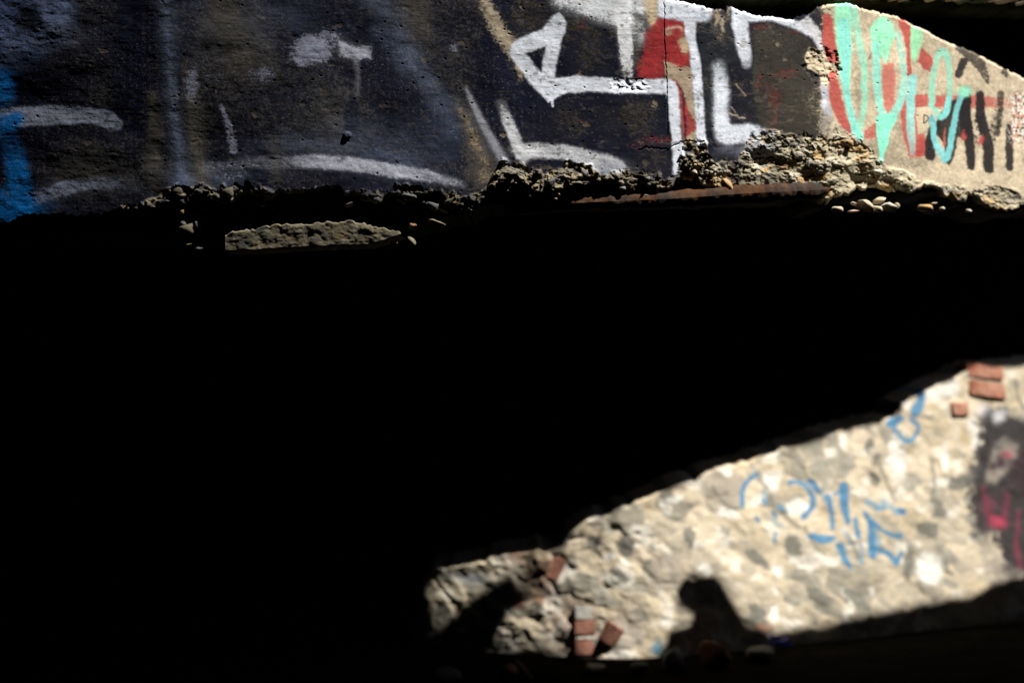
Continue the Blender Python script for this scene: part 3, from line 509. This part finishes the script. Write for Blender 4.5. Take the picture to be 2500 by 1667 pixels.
for i, (px, rw, rx, ry, tl, kd) in enumerate(PEBBLES):
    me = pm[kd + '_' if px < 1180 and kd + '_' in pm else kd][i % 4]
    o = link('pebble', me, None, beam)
    j = min(int(np.searchsorted(PX, px)), len(PX) - 1)
    inside = rw < Bx[j] - 2
    if inside:
        t_ = (rw - Tx[j]) / (Bx[j] - Tx[j]) * (NR - 1); y = float(yy[int(round(t_)), j]) + .007
    else:
        y = float(YB[j]) + .012 + .06 * rnd.random() * 0
    o.location = (y * (px - CX) / F, y, y * (CY - rw) / F)
    s_ = y / F; dp = max(.3 * (rx + ry) * s_ * (1.6 if inside else 2.4), .012)
    th = np.radians(lut(BEAM_TH, px))
    o.rotation_euler = Matrix.Rotation(float(th), 3, 'Z').to_euler()
    o.rotation_euler = (Matrix.Rotation(float(th), 3, 'Z') @ Matrix.Rotation(R(-tl), 3, 'Y')).to_euler()
    o.scale = (rx * s_ * 1.08, dp, ry * s_ * 1.08)

# ---- rusty bar let into the underside
def tube_between(name, pts, rad, seg=14, sub=60, rough=.10, seed=1):
    p = smooth_line(pts, 4); t0 = np.linspace(0, 1, len(p)); t1 = np.linspace(0, 1, sub)
    c = np.stack([np.interp(t1, t0, p[:, i]) for i in range(3)], -1); rr_ = np.interp(t1, np.linspace(0, 1, len(rad)), rad)
    ang = np.linspace(0, 2 * math.pi, seg + 1)
    tg = np.gradient(c, axis=0); tg /= np.linalg.norm(tg, axis=1)[:, None]
    up = np.array([0, 0, 1.]); a = np.cross(tg, up); a /= np.linalg.norm(a, axis=1)[:, None]; b = np.cross(a, tg)
    A, T1 = np.meshgrid(ang, t1); nz = 1 + rough * 2 * (fbm(T1 * sub * .22, np.cos(A) * 1.5 + 3 + np.sin(A), seed, 3) - .5)
    Pp = c[:, None] + rr_[:, None, None] * nz[..., None] * (np.cos(A)[..., None] * a[:, None] + np.sin(A)[..., None] * b[:, None])
    Pp = np.concatenate([np.repeat(c[:1, None], seg + 1, 1), Pp, np.repeat(c[-1:, None], seg + 1, 1)], 0)
    return grid_mesh(name, Pp)
bar_pts = []
for px, rw, off in [(1230, 512, .06), (1390, 498, .030), (1520, 492, .026), (1650, 486, .022), (1800, 475, .018), (1900, 470, .022), (1970, 466, .04), (2060, 460, .10)]:
    y = float(beam_y(px)) + off; bar_pts.append((y * (px - CX) / F, y, y * (CY - rw) / F))
bar = link('steel_bar', tube_between('steel_bar', bar_pts, [.017, .018, .021, .024,   .027, .027, .026, .024], sub=240, rough=.24), M_RUST, beam)
tag(bar, 'rusty round steel bar exposed under the broken edge')

# ------------------------------------------------------------------ lintel above and behind
lp = np.concatenate([np.arange(-1300, 1500, 60.), np.arange(1500, 2700, 5.), np.arange(2700, 5600, 60.)]); nlr = 40  # unseen length and height added to block sky light above the beam
lrow = np.interp(lp, [-1300, 1200, 1500, 1700, 2000, 2500, 3300, 5600], [-110, -110, -26, -12, 2, 11, 24, 40]) + (vn(lp / 14, lp * 0, 91) - .5) * 5
y_l = np.interp(lp, PX, YB) + np.interp(lp, [1450, 1600], [.48, .12])
y_l = np.minimum(y_l, 5.6)
rows_ = []
uL = (lp - CX) / F
zb = y_l * (CY - lrow) / F
for i in range(nlr):
    t = i / (nlr - 1); z = zb + (ZR + .02 - zb) * (1 - t) ** 1.6
    d = (fbm(lp / 26, np.full(lp.shape, i * .7), 92, 3) - .5) * .05
    rows_.append(np.stack([(y_l + d) * uL, y_l + d, z], -1))
fr = np.array(rows_)
low_back = fr[-1:].copy(); low_back[..., 1] += .20; low_back[..., 2] -= .005
up_back = fr[:1].copy(); up_back[..., 1] += .20
PLn = np.concatenate([up_back, fr, low_back, up_back], 0)
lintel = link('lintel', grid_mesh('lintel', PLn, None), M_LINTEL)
tag(lintel, 'mossy dark concrete lintel above the dark gap at the right end of the beam', 'lintel')
for i, (px, rw, rx, ry) in enumerate([(2183, 0, 9, 2), (2206, 2, 4, 2), (2268, 1, 12, 3), (2318, 1, 5, 2), (2338, 2, 7, 2), (2440, 6, 28, 3), (2494, 8, 9, 3), (2418, 4, 8, 2), (2460, 4, 8, 2)]):
    y = float(np.interp(px, lp, y_l)) - .025; s_ = y / F
    o = link('fragment', pm['b'][i % 4], None, lintel); o.location = (y * (px - CX) / F, y, y * (CY - rw) / F); o.scale = (rx * s_, .05, ry * s_ * 1.4); o.rotation_euler = (0, R(-4), R(38))

# ------------------------------------------------------------------ rubble wall at the back
WPX = np.arange(980, 3300, 4.)
WY0 = integrate(WPX, [(900, -22), (1250, -18), (1400, -12), (1550, 2), (1680, 18), (1800, 25), (2600, 25), (3300, 18)], 1700, 7.35)
BAT = .24
WT = [(980, 1660), (1006, 1560), (1030, 1420), (1046, 1384), (1085, 1370), (1140, 1360), (1200, 1346), (1262, 1328), (1345, 1322), (1376, 1306), (1388, 1276), (1430, 1256), (1500, 1230), (1560, 1208), (1620, 1177), (1700, 1150), (1760, 1126), (1820, 1110), (1930, 1072), (1990, 1052), (2090, 1024), (2150, 1010), (2185, 994), (2196, 965), (2230, 948), (2260, 930), (2300, 920), (2340, 900), (2365, 884), (2400, 874), (2450, 874), (2490, 866), (2560, 858), (2700, 830), (3300, 760)]  # top edge cut close to the lit patch so its surroundings stay black
def wall_y(px, rw):
    w = (CY - rw) / F
    return (np.interp(px, WPX, WY0) - GZ * BAT) / (1 - BAT * w)
def wall_pt(px, rw, off=0.):
    y = wall_y(px, rw) + off
    return np.array([y * (px - CX) / F, y, y * (CY - rw) / F]).T
NW = 200
WTX = lut(WT, WPX) + (vn(WPX / 16, WPX * 0, 351) - .5) * 12
X = np.repeat(WPX[None], NW, 0); WTX = WTX + 13 * sst(1060, 1100, WPX); Y = WTX[None] + (1705 - WTX)[None] * np.linspace(0, 1, NW)[:, None]
K = Canvas(X, Y, 300); K.wx *= 1.6; K.wy *= 1.6
dxw = (fbm(X / 70, Y / 70, 301, 3) - .5) * 1.1; dyw = (fbm(X / 70, Y / 70, 305, 3) - .5) * 1.1
r_ = R(35); xr = X * math.cos(r_) + Y * math.sin(r_); yr = -X * math.sin(r_) + Y * math.cos(r_)
s1 = worley(xr / 95 + dxw, yr / 55 + dyw, 311); s2 = worley(xr / 38 + dyw, yr / 26 + dxw, 313)
m1 = fbm(X / 90, Y / 90, 321, 4); m2 = fbm(X / 26, Y / 26, 322, 4)
K.c[:] = np.array([.50, .432, .325]) * (1.12 - .22 * sst(1250, 1480, Y))[..., None] * (.75 + .5 * m2)[..., None]
pal = np.array([[.42, .39, .32], [.25, .24, .20], [.56, .53, .46], [.15, .15, .13], [.44, .36, .24], [.34, .31, .25], [.20, .20, .175], [.50, .43, .31]])
sc = pal[np.clip((s1[2] * 8).astype(int), 0, 7)]; a1 = (sst(.03, .10, s1[1] - s1[0] + (m2 - .5) * .12) * (s1[2] > .38))[..., None]
K.c[:] = K.c * (1 - .68 * a1) + sc * .68 * a1
sc2 = pal[np.clip((s2[2] * 8).astype(int), 0, 7)]; a2 = (sst(.03, .12, s2[1] - s2[0] + (m2 - .5) * .1) * (s2[2] > .6))[..., None] * (1 - .6 * a1)
K.c[:] = K.c * (1 - .75 * a2) + sc2 * .75 * a2
wh = sst(.58, .70, fbm(X / 45, Y / 38, 331, 4))[..., None]; K.c[:] = K.c * (1 - .75 * wh) + np.array([.66, .63, .56]) * .75 * wh
ln = sst(.035, .0, abs(s1[1] - s1[0]) - .0) * sst(.5, .62, m1); K.c[:] *= (1 - .35 * ln)[..., None]
st, po, bl = K.stroke, K.poly, K.blob
for a_ in [(2133, 1168, 15, 17, 0), (2145, 1120, 9, 18, 20), (2220, 1370, 13, 42, 0), (2000, 1455, 34, 13, 35), (2090, 1460, 40, 14, 40), (1850, 1365, 40, 16, 40), (1935, 1330, 18, 30, -15), (1685, 1310, 14, 26, 0), (2265, 1290, 26, 20, 40), (1530, 1335, 22, 26, 0), (1585, 1385, 22, 22, 30), (1450, 1325, 18, 20, 0), (1510, 1405, 24, 14, 40), (1845, 1500, 22, 26, 0), (2340, 1180, 20, 30, 60), (2120, 1085, 12, 20, 20), (2290, 1240, 30, 14, 40)]:
    bl(*a_[:4], (.13, .13, .112), .85, .1, a_[4], (1.15, .85))
for a_ in [(1620, 1400, 60, 42, -30), (1540, 1540, 30, 50, 0), (1770, 1190, 55, 40, 0), (2440, 1400, 50, 30, 40)]: bl(*a_[:4], (.33, .29, .24), .85, .1, a_[4], (1.15, .85))
for a_ in [(2275, 960, 18, 16), (2320, 945, 20, 18), (2216, 985, 14, 12), (2060, 1075, 12, 20), (2380, 1060, 14, 40), (1775, 1155, 12, 8), (1880, 1180, 16, 20), (1780, 1250, 26, 12), (1950, 1240, 30, 20), (1900, 1390, 12, 20), (1720, 1390, 18, 14), (2270, 1390, 30, 34), (2180, 1090, 12, 12), (2190, 1130, 24, 30), (1487, 1362, 12, 10), (1890, 1495, 14, 20), (1500, 1595, 20, 9), (2310, 1130, 9, 30), (1640, 1215, 30, 9)]: bl(*a_, (.70, .68, .63), .9, .35, 0, (1.4, .6))
for p in [[(1853, 1160), (1872, 1195), (1890, 1228), (1915, 1260), (1950, 1285)], [(1966, 1285), (1990, 1330), (2010, 1350)], [(2072, 1300), (2090, 1350), (2110, 1375)], [(1740, 1190), (1755, 1215), (1790, 1238), (1812, 1236)], [(2150, 1130), (2165, 1180), (2185, 1220)], [(2480, 930), (2490, 980), (2520, 1010)], [(2272, 1120), (2280, 1180), (2275, 1220)]]: st(p, 9, (.17, .16, .13), .8, soft=4, grain=.1)
SB = (.055, .19, .34)
for p, w in [([(2249, 955), (2247, 975), (2236, 1010)], [16, 18, 20]), ([(2172, 1032), (2200, 1022)], [20, 14]), ([(2178, 1036), (2196, 1062), (2214, 1078), (2234, 1066), (2244, 1042), (2226, 1026)], 9), ([(1812, 1232), (1813, 1200), (1826, 1174), (1848, 1158)], 10), ([(1925, 1178), (1950, 1177), (1972, 1192), (1986, 1226), (1972, 1250), (1962, 1262)], [9, 10, 10, 13, 10, 12]), ([(1978, 1174), (1998, 1198)], 12), ([(2020, 1212), (2030, 1245), (2034, 1288)], [15, 12, 10]), ([(2035, 1206), (2060, 1194)], 7),
             ([(2060, 1186), (2062, 1230), (2072, 1275)], [20, 20, 10]), ([(1984, 1308), (2008, 1316), (2036, 1312)], [16, 20, 12]), ([(2112, 1252), (2128, 1276), (2150, 1290), (2180, 1305), (2198, 1306)], [10, 12, 8, 9, 12]), ([(2124, 1268), (2128, 1310), (2131, 1352)], [10, 18, 18]), ([(2132, 1336), (2166, 1350), (2186, 1372)], 12), ([(2200, 1350), (2186, 1374)], 10), ([(2088, 1268), (2096, 1312)], 10), ([(2050, 1332), (2060, 1360), (2074, 1382)], [18, 14, 10]), ([(2194, 1246), (2204, 1248)], 14), ([(2140, 1240), (2160, 1238)], 9), ([(1888, 1252), (1894, 1262)], 9), ([(1905, 1236), (1912, 1244)], 9), ([(1862, 1222), (1870, 1228)], 8), ([(1892, 1300), (1892, 1325)], 7), ([(1846, 1264), (1852, 1272)], 8)]:
    st(p, np.array(w) * 1.15 if hasattr(w, '__len__') else w * 1.15, SB, .92, soft=3.5, grain=.3, warp=.6)
for p, w in [([(1862, 1200), (1870, 1224)], 9), ([(2156, 1222), (2186, 1246)], 14), ([(2118, 1224), (2150, 1238)], 16), ([(2100, 1330), (2106, 1374)], 10), ([(1900, 1235), (1925, 1248)], 8), ([(2006, 1190), (2012, 1230)], 7), ([(2062, 1292), (2074, 1330)], 9), ([(2140, 1300), (2146, 1330)], 12), ([(1880, 1270), (1905, 1280)], 7)]: st(p, w, (.16, .28, .38), .7, soft=5, grain=.5)
po([(2400, 1010), (2430, 985), (2470, 1030), (2560, 1050), (2700, 1050), (2700, 1380), (2500, 1400), (2470, 1380), (2420, 1310), (2375, 1280), (2368, 1180), (2366, 1140), (2392, 1080)], (.022, .02, .023), .95, soft=16, grain=.6, warp=4.5); bl(2395, 1290, 30, 40, (.03, .028, .03), .7, .5); bl(2372, 1160, 16, 40, (.07, .07, .07), .6, .6); bl(2480, 1390, 40, 20, (.05, .048, .045), .7, .5)
po([(2425, 1090), (2450, 1068), (2485, 1085), (2490, 1110), (2460, 1150), (2430, 1180), (2404, 1180), (2405, 1150)], (.24, .21, .18), .75, soft=10, grain=.6); bl(2460, 1105, 16, 9, (.3, .08, .11), .9, .3); bl(2445, 1085, 30, 12, (.10, .09, .085), .6, .5); bl(2440, 1128, 14, 16, (.04, .015, .03), .95, .2); bl(2470, 1130, 14, 14, (.04, .02, .03), .8, .3); bl(2412, 1230, 20, 26, (.10, .03, .045), .7, .5); bl(2455, 1230, 14, 40, (.06, .025, .035), .7, .4); bl(2520, 1150, 40, 60, (.03, .012, .018), .8, .3); bl(2420, 1140, 10, 14, (.04, .02, .03), .8, .2)
PK = (.17, .03, .055)
for p, w in [([(2400, 1190), (2410, 1235), (2425, 1275)], [12, 14, 24]), ([(2460, 1210), (2450, 1260), (2430, 1285)], [10, 14, 22]), ([(2486, 1250), (2484, 1320), (2490, 1385)], [14, 14, 16]), ([(2530, 1100), (2520, 1200)], 20)]: st(p, w, PK, .6, soft=7, grain=.5)
bl(2432, 1275, 22, 16, (.30, .035, .07), .85, .4)
bl(2412, 1000, 10, 14, (.03, .03, .04), .9, .2); bl(2400, 1000, 18, 16, (.5, .5, .54), .5, .3); bl(2440, 1015, 16, 16, (.6, .6, .63), .6, .3)
st([(2240, 1016), (2275, 1018)], 7, (.2, .19, .16), .8); bl(2355, 1065, 20, 20, (.36, .29, .17), .8, .3); bl(1340, 1385, 22, 22, (.26, .13, .08), .8, .3); bl(1318, 1460, 18, 14, (.26, .16, .07), .8, .3); bl(1275, 1475, 12, 8, (.5, .28, .18), .9, .2); bl(1270, 1360, 40, 10, (.35, .2, .14), .7, .3); bl(1150, 1410, 44, 16, (.22, .24, .27), .8, .2); bl(1860, 1530, 24, 9, (.55, .3, .2), .8, .2); bl(1320, 1420, 44, 66, (.13, .075, .05), .65, .4); bl(1290, 1400, 30, 40, (.09, .06, .045), .6, .4); bl(1400, 1540, 56, 60, (.21, .11, .08), .5, .4); bl(1470, 1590, 40, 26, (.24, .14, .10), .4, .4); bl(1400, 1480, 34, 30, (.16, .12, .09), .6, .4); bl(1250, 1390, 24, 26, (.28, .26, .23), .6, .3); bl(1605, 1580, 14, 18, (.04, .14, .22), .9, .1)
off = (m1 - .5) * .03 + (m2 - .5) * .010 - chunk_shape(s1, .6) * .003 * (s1[2] > .35) - chunk_shape(s2, .55) * .0025 + .03 * sst(8, 0, Y - WTX[None])
# ragged, deeper joints towards the ruined left end
lf = sst(1640, 1350, X); off = off + lf * (.028 * (fbm(X / 55, Y / 55, 341, 3) - .5) - .005 * chunk_shape(s1, .6))
yw = wall_y(X, Y) + off
PW = np.stack([yw * (X - CX) / F, yw, yw * (CY - Y) / F], -1)
bk = PW[:1].copy(); bk[..., 1] += .5; bk2 = PW[-1:].copy(); bk2[..., 1] += .5
PW = np.concatenate([bk, PW, bk2], 0)
rubble = link('rubble_wall', grid_mesh('rubble_wall', PW, ext(K.c, 1, 1)), M_RUBBLE)
tag(rubble, 'pale rubble stone wall with blue scrawls and dark pink paint in the sunlit patch under the beam', 'wall')

def wall_frame(px, rw):
    c = wall_pt(px, rw); a = wall_pt(px + 8, rw) - wall_pt(px - 8, rw); b = wall_pt(px, rw - 8) - wall_pt(px, rw + 8)
    a = Vector(a).normalized(); b = Vector(b).normalized(); n = a.cross(b).normalized(); b = n.cross(a)
    return Vector(c), Matrix((a, -n, b)).transposed()      # columns: right, into the wall, up
M_BRICK = mat('red_brick', (.27, .095, .055), .95, .4, 22, .6, col2=(.36, .18, .125), dist=.004)
M_BRICKD = mat('brown_brick', (.20, .085, .06), .9, .25, 25, .5, col2=(.26, .12, .085), dist=.004)
def brick_mesh(name, sx, sy, sz, seed):
    rn = random.Random(seed); bm = bmesh.new(); bmesh.ops.create_cube(bm, size=1)
    for v in bm.verts: v.co = Vector((v.co.x * sx, v.co.y * sy, v.co.z * sz)) + Vector((rn.uniform(-1, 1), rn.uniform(-1, 1), rn.uniform(-1, 1))) * .004
    bmesh.ops.bevel(bm, geom=bm.edges[:], offset=.006, segments=2, affect='EDGES')
    bmesh.ops.subdivide_edges(bm, edges=bm.edges[:], cuts=1)
    for v in bm.verts: v.co += Vector((rn.uniform(-1, 1), rn.uniform(-1, 1), rn.uniform(-1, 1))) * .0015
    return bm_mesh(name, bm)
for i, (px, rw, w, h, tl, m_) in enumerate([(2398, 910, 92, 36, -5, M_BRICK), (2402, 954, 92, 37, -6, M_BRICK), (2336, 1003, 42, 32, -2, M_BRICK), (1362, 1392, 46, 34, 70, M_BRICKD)]):
    c, fm = wall_frame(px, rw); s_ = c.y / F
    o = link('brick', brick_mesh('brick', w * s_ * 1.22, .12, h * s_, 40 + i), m_, rubble)
    j = int(np.argmin(abs(WPX - px))); k_ = int(np.argmin(abs(Y[:, j] - rw))); dy = float(off[max(k_ - 3, 0):k_ + 4, max(j - 6, 0):j + 7].mean())
    o.matrix_world = Matrix.Translation(c + Vector((0, dy + .055, 0))) @ (fm @ Matrix.Rotation(R(-tl), 3, 'Y')).to_4x4()

# ------------------------------------------------------------------ ground, added shell that shuts out light
bm = bmesh.new()
bmesh.ops.create_grid(bm, x_segments=60, y_segments=60, size=150)
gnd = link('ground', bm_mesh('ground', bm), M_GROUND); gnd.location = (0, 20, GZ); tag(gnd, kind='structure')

XL, XR, YF, YK = -2.75, 6.6, -4.0, 9.6
shell = bpy.data.objects.new('shade_shell', None); COL.objects.link(shell); shell.location = (0, 0, GZ)
tag(shell, 'near-black concrete enclosure added to shut out light, forming the black background around the beam', 'shade_shell')
def part(name, me, m_):
    o = link(name, me, m_, shell); o.matrix_parent_inverse = Matrix.Translation((0, 0, -GZ)); return o
def box(x0, x1, y0, y1, z0, z1):
    bm = bmesh.new(); bmesh.ops.create_cube(bm, size=1)
    for v in bm.verts: v.co = Vector((x0 + (x1 - x0) * (v.co.x + .5), y0 + (y1 - y0) * (v.co.y + .5), z0 + (z1 - z0) * (v.co.z + .5)))
    return bm_mesh('wall', bm)
part('wall', box(XL - .4, XL, YF - .4, YK + .4, GZ - .1, 2.9), M_SHELL)  # walls around room and camera, added to shut out sky light
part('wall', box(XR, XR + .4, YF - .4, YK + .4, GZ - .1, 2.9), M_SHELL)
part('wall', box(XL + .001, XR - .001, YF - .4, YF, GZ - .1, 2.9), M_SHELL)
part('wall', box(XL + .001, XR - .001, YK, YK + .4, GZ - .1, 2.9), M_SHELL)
def slab_poly(name, outer, hole, z0, z1, shift):
    """flat slab with a hole whose sides lean along the sun"""
    rings = [outer] + ([hole] if hole is not None else [])
    verts, faces = [], []
    for zi, z in enumerate((z0, z1)):
        for ri, rg in enumerate(rings):
            for (x, y) in rg:
                k_ = (z - z0) if ri == 1 or shift == 'all' else 0
                verts.append((x + L[0] / L[2] * k_, y + L[1] / L[2] * k_, z))
    n = sum(len(q) for q in rings)
    tri = tessellate_polygon([[Vector((x, y, 0)) for x, y in q] for q in rings])
    for t in tri: faces.append(tuple(t)); faces.append(tuple(i + n for i in reversed(t)))
    base = 0
    for rg in rings:
        m_ = len(rg)
        for i in range(m_): a, b = base + i, base + (i + 1) % m_; faces.append((a, b, b + n, a + n))
        base += m_
    me = bpy.data.meshes.new(name); me.from_pydata(verts, [], faces); me.update()
    bm = bmesh.new(); bm.from_mesh(me); bmesh.ops.recalc_face_normals(bm, faces=bm.faces[:]); bm.to_mesh(me); bm.free()
    return me
# the sun falls through an added hole in the rear roof: its outline is carried up from the lit patch along the sun
PATCH = [(1056, 1432), (1058, 1408), (1085, 1389), (1140, 1379), (1200, 1364), (1262, 1347), (1300, 1345), (1345, 1348), (1382, 1336), (1396, 1296), (1430, 1276), (1500, 1250), (1560, 1228), (1620, 1197), (1700, 1170), (1760, 1145), (1820, 1130), (1860, 1118), (1930, 1092), (1990, 1072), (2040, 1060), (2090, 1045), (2150, 1030), (2195, 1015), (2205, 985), (2230, 968), (2260, 950), (2300, 940), (2340, 920), (2365, 905), (2400, 895), (2450, 897), (2490, 888), (2560, 880), (2640, 860), (2800, 810),
         (2830, 1000), (2780, 1240), (2640, 1340), (2500, 1400), (2420, 1425), (2380, 1450), (2300, 1462), (2200, 1482), (2100, 1502), (2000, 1525), (1920, 1540), (1880, 1538), (1840, 1520), (1812, 1500), (1792, 1470), (1778, 1444), (1764, 1420), (1744, 1402), (1716, 1394), (1686, 1400), (1662, 1420), (1648, 1448), (1656, 1484), (1690, 1504), (1690, 1520), (1642, 1532), (1632, 1540), (1622, 1580), (1600, 1602), (1540, 1620), (1470, 1640), (1400, 1625), (1380, 1592), (1330, 1575), (1240, 1560), (1222, 1540), (1240, 1500), (1290, 1474), (1296, 1436), (1272, 1408), (1240, 1400), (1206, 1418), (1160, 1452), (1118, 1484), (1092, 1520), (1070, 1482)]
hole = []
for i in range(len(PATCH)):
    a, b = np.array(PATCH[i], float), np.array(PATCH[(i + 1) % len(PATCH)], float)
    n_ = max(1, int(np.hypot(*(b - a)) / 14))
    for q in range(n_):
        t = q / n_; p = a + (b - a) * t
        jit = (rnd.random() - .5) * 7 + 22 * (float(vn(np.array([p[0] / 34]), np.array([p[1] / 60]), 411)[0]) - .5) * (p[1] < 1400 and p[0] > 1400)
        p = p + np.array([jit * .3, jit])
        jj = int(np.clip(np.searchsorted(WPX, p[0]), 0, len(WPX) - 1)); kk = int(np.argmin(abs(Y[:, jj] - p[1]))); w = wall_pt(p[0], p[1], float(off[kk, jj])); k_ = (ZR - w[2]) / L[2]
        hole.append((w[0] + L[0] * k_, w[1] + L[1] * k_))
edge = []
for px in np.concatenate([np.arange(-1300, 3400, 100), [3700, 4200]]):
    y = float(beam_y(px)); p = np.array([y * (px - CX) / F, y, .22]); k_ = (ZF - p[2]) / L[2]; q = p + L * k_
    edge.append((float(q[0]), float(q[1]) - .10 + .03 * rnd.random()))
edge = [e for e in edge if e[0] < XR - .3]
front = [(XL, edge[0][1] - .02)] + edge + [(XR, edge[-1][1]), (XR, YF), (XL, YF)]
part('added_roof', slab_poly('added_roof', front, None, ZF, ZF + .2, None), M_SHELL)  # unseen front cover, added to shade the ground and block sky light
ry0 = 4.75
rear = [(XL, ry0), (1.2, ry0), (2.6, 5.15), (3.6, 5.9), (XR, 6.0), (XR, YK), (XL, YK)]
part('added_roof', slab_poly('added_roof', rear, hole, ZR, ZR + .7, 'hole'), M_SHELL)
# the wall band that closes the room between roof and lintel
band = [(-2.75, 4.62), (1.0, 4.62), (2.4, 5.1)]

# ------------------------------------------------------------------ loose rubble at the foot of the wall
rock = [stone_mesh('rock_%d' % i, 60 + i, 3, .22, .3) for i in range(4)]
M_ROCK = {'p': mat('pale_rock', (.5, .46, .38), .9, .3, 12, .5, col2=(.6, .56, .48), dist=.006), 'g': mat('grey_rock', (.26, .25, .23), .9, .3, 12, .5, col2=(.34, .33, .3), dist=.006), 'r': M_BRICKD, 'b': mat('blue_plastic', (.03, .13, .26), .5, .2, 10, .1)}
def ground_xy(px, rw):
    y = GZ * F / (CY - rw); return y * (px - CX) / F, y
LOOSE = [(1085, 1668, 40, 22, 'g', 'flat grey stone lying in the dark left of the fallen bricks'), (1240, 1652, 30, 18, 'r', 'small brown brick lump in the dark by the fallen bricks'), (1452, 1642, 32, 13, 'p', 'pale flat stone at the sunlit foot of the rubble wall'), (1560, 1640, 26, 14, 'g', 'grey angular stone right of the pale flat stone at the wall foot'),
         (1640, 1632, 34, 30, 'g', 'rounded grey stone in the shade below the round shadow'), (1745, 1625, 46, 34, 'r', 'big reddish rock in the shade right of the round shadow'), (1850, 1610, 40, 20, 'g', 'long grey rock in the shade beside the blue scrap')]
for i, (px, rw, rx, ry, kd, lab) in enumerate(LOOSE):
    gx, gy = ground_xy(px, rw); gy = min(gy, float(wall_y(px, rw)) - .12); s_ = gy / F
    me = rock[i % 4].copy(); me.materials.append(M_ROCK[kd])
    o = link('rubble_stone', me, None); o.scale = (rx * s_, .8 * rx * s_, ry * s_); o.location = (gy * (px - CX) / F, gy, GZ + ry * s_ * .8); o.rotation_euler = (0, 0, i * 1.1)
    tag(o, lab, 'stone', 'loose stones at the foot of the rubble wall')
px, rw = 1428, 1560
gy = float(wall_y(px, 1560)) + .02; s_ = gy / F
chunk = bpy.data.objects.new('brick_chunk', None); COL.objects.link(chunk); gx = gy * (px - CX) / F
chunk.location = (gx, gy, GZ); chunk.rotation_euler = (R(-13), 0, R(4))
tag(chunk, 'fallen chunk of two brown bricks still joined by a band of mortar', 'bricks')
hb = .078; mh = .022
zb0 = (CY - 1630) / F * gy - GZ
zb0 = max(zb0, 0)
for zc in (zb0 + hb / 2, zb0 + hb * 1.5 + mh):
    o = link('brick', brick_mesh('brick', .118, .11, hb, int(zc * 100)), M_BRICKD, chunk); o.location = (0, 0, zc)
o = link('mortar', brick_mesh('mortar', .112, .10, mh + .004, 5), M_ROCK['p'], chunk); o.location = (0, 0, zb0 + hb + mh / 2)
o = link('mortar', brick_mesh('mortar', .108, .10, .07, 6), M_ROCK['g'], chunk); o.location = (0, 0, zb0 + hb * 2 + mh + .036)
px, rw = 1490, 1562
gy2 = float(wall_y(px, 1562)) + .01
wd = link('brick_fragment', brick_mesh('brick_fragment', .085, .09, .10, 77), M_BRICKD); wd.location = (gy2 * (px - CX) / F, gy2, GZ + .12); wd.rotation_euler = (R(8), R(32), R(20))
tag(wd, 'broken brick wedge leaning against the wall beside the two joined bricks', 'brick')
gx, gy3 = ground_xy(1905, 1600); gy3 = float(wall_y(1905, 1560)) - .12
bm = bmesh.new(); bmesh.ops.create_grid(bm, x_segments=6, y_segments=4, size=.5)
rn = random.Random(9)
for v in bm.verts: v.co = Vector((v.co.x * .11, v.co.y * .07, rn.uniform(-.012, .012)))
r0 = bmesh.ops.solidify(bm, geom=bm.faces[:], thickness=.004)
scrap = link('plastic_scrap', bm_mesh('plastic_scrap', bm), mat('blue_scrap', (.02, .025, .30), .4, .2, 10, 0)); scrap.location = (gy3 * (1905 - CX) / F, gy3, GZ + .06); scrap.rotation_euler = (R(35), R(10), 0)
tag(scrap, 'crumpled dark blue scrap lying on the ground below the lit patch', 'scrap')
tg = []
for px, rw in ((1262, 1612), (1280, 1628), (1300, 1655)):
    gx, gy4 = ground_xy(px, rw + 12); tg.append((gx, gy4, GZ + .02))
twig = link('twig', tube_between('twig', tg, [.005, .006, .004], seg=6, sub=14, rough=.2), mat('dry_twig', (.3, .24, .17), .8, .2, 20, 0)); tag(twig, 'dry thin twig lying on the dark ground left of the fallen bricks', 'twig')

# ------------------------------------------------------------------ light, sky, camera
w = bpy.data.worlds.new('World'); S.world = w; w.use_nodes = True
nt = w.node_tree; bg = nt.nodes['Background']; sky = nt.nodes.new('ShaderNodeTexSky'); sky.sky_type = 'NISHITA'; sky.sun_disc = False
sky.sun_elevation = EL; sky.sun_rotation = R(180) - AZ
nt.links.new(sky.outputs[0], bg.inputs[0]); bg.inputs[1].default_value = .05
sun = bpy.data.lights.new('sun', 'SUN'); sun.energy = 5; sun.angle = R(.5); sun.color = (1, .95, .87)
so = bpy.data.objects.new('sun', sun); COL.objects.link(so); so.rotation_euler = Vector(L).to_track_quat('Z', 'Y').to_euler()
cam = bpy.data.cameras.new('camera'); cam.lens = 50; cam.sensor_width = 36; cam.clip_start = .05; cam.clip_end = 600
cam.dof.use_dof = True; cam.dof.focus_distance = 4.02; cam.dof.aperture_fstop = 1.6
co = bpy.data.objects.new('camera', cam); COL.objects.link(co); co.rotation_euler = (R(90), 0, 0); S.camera = co
S.view_settings.view_transform = 'Standard'; S.view_settings.look = 'None'; S.view_settings.exposure = 1.05; S.view_settings.gamma = 1
S.cycles.max_bounces = 6; S.cycles.diffuse_bounces = 2; S.cycles.use_denoising = True
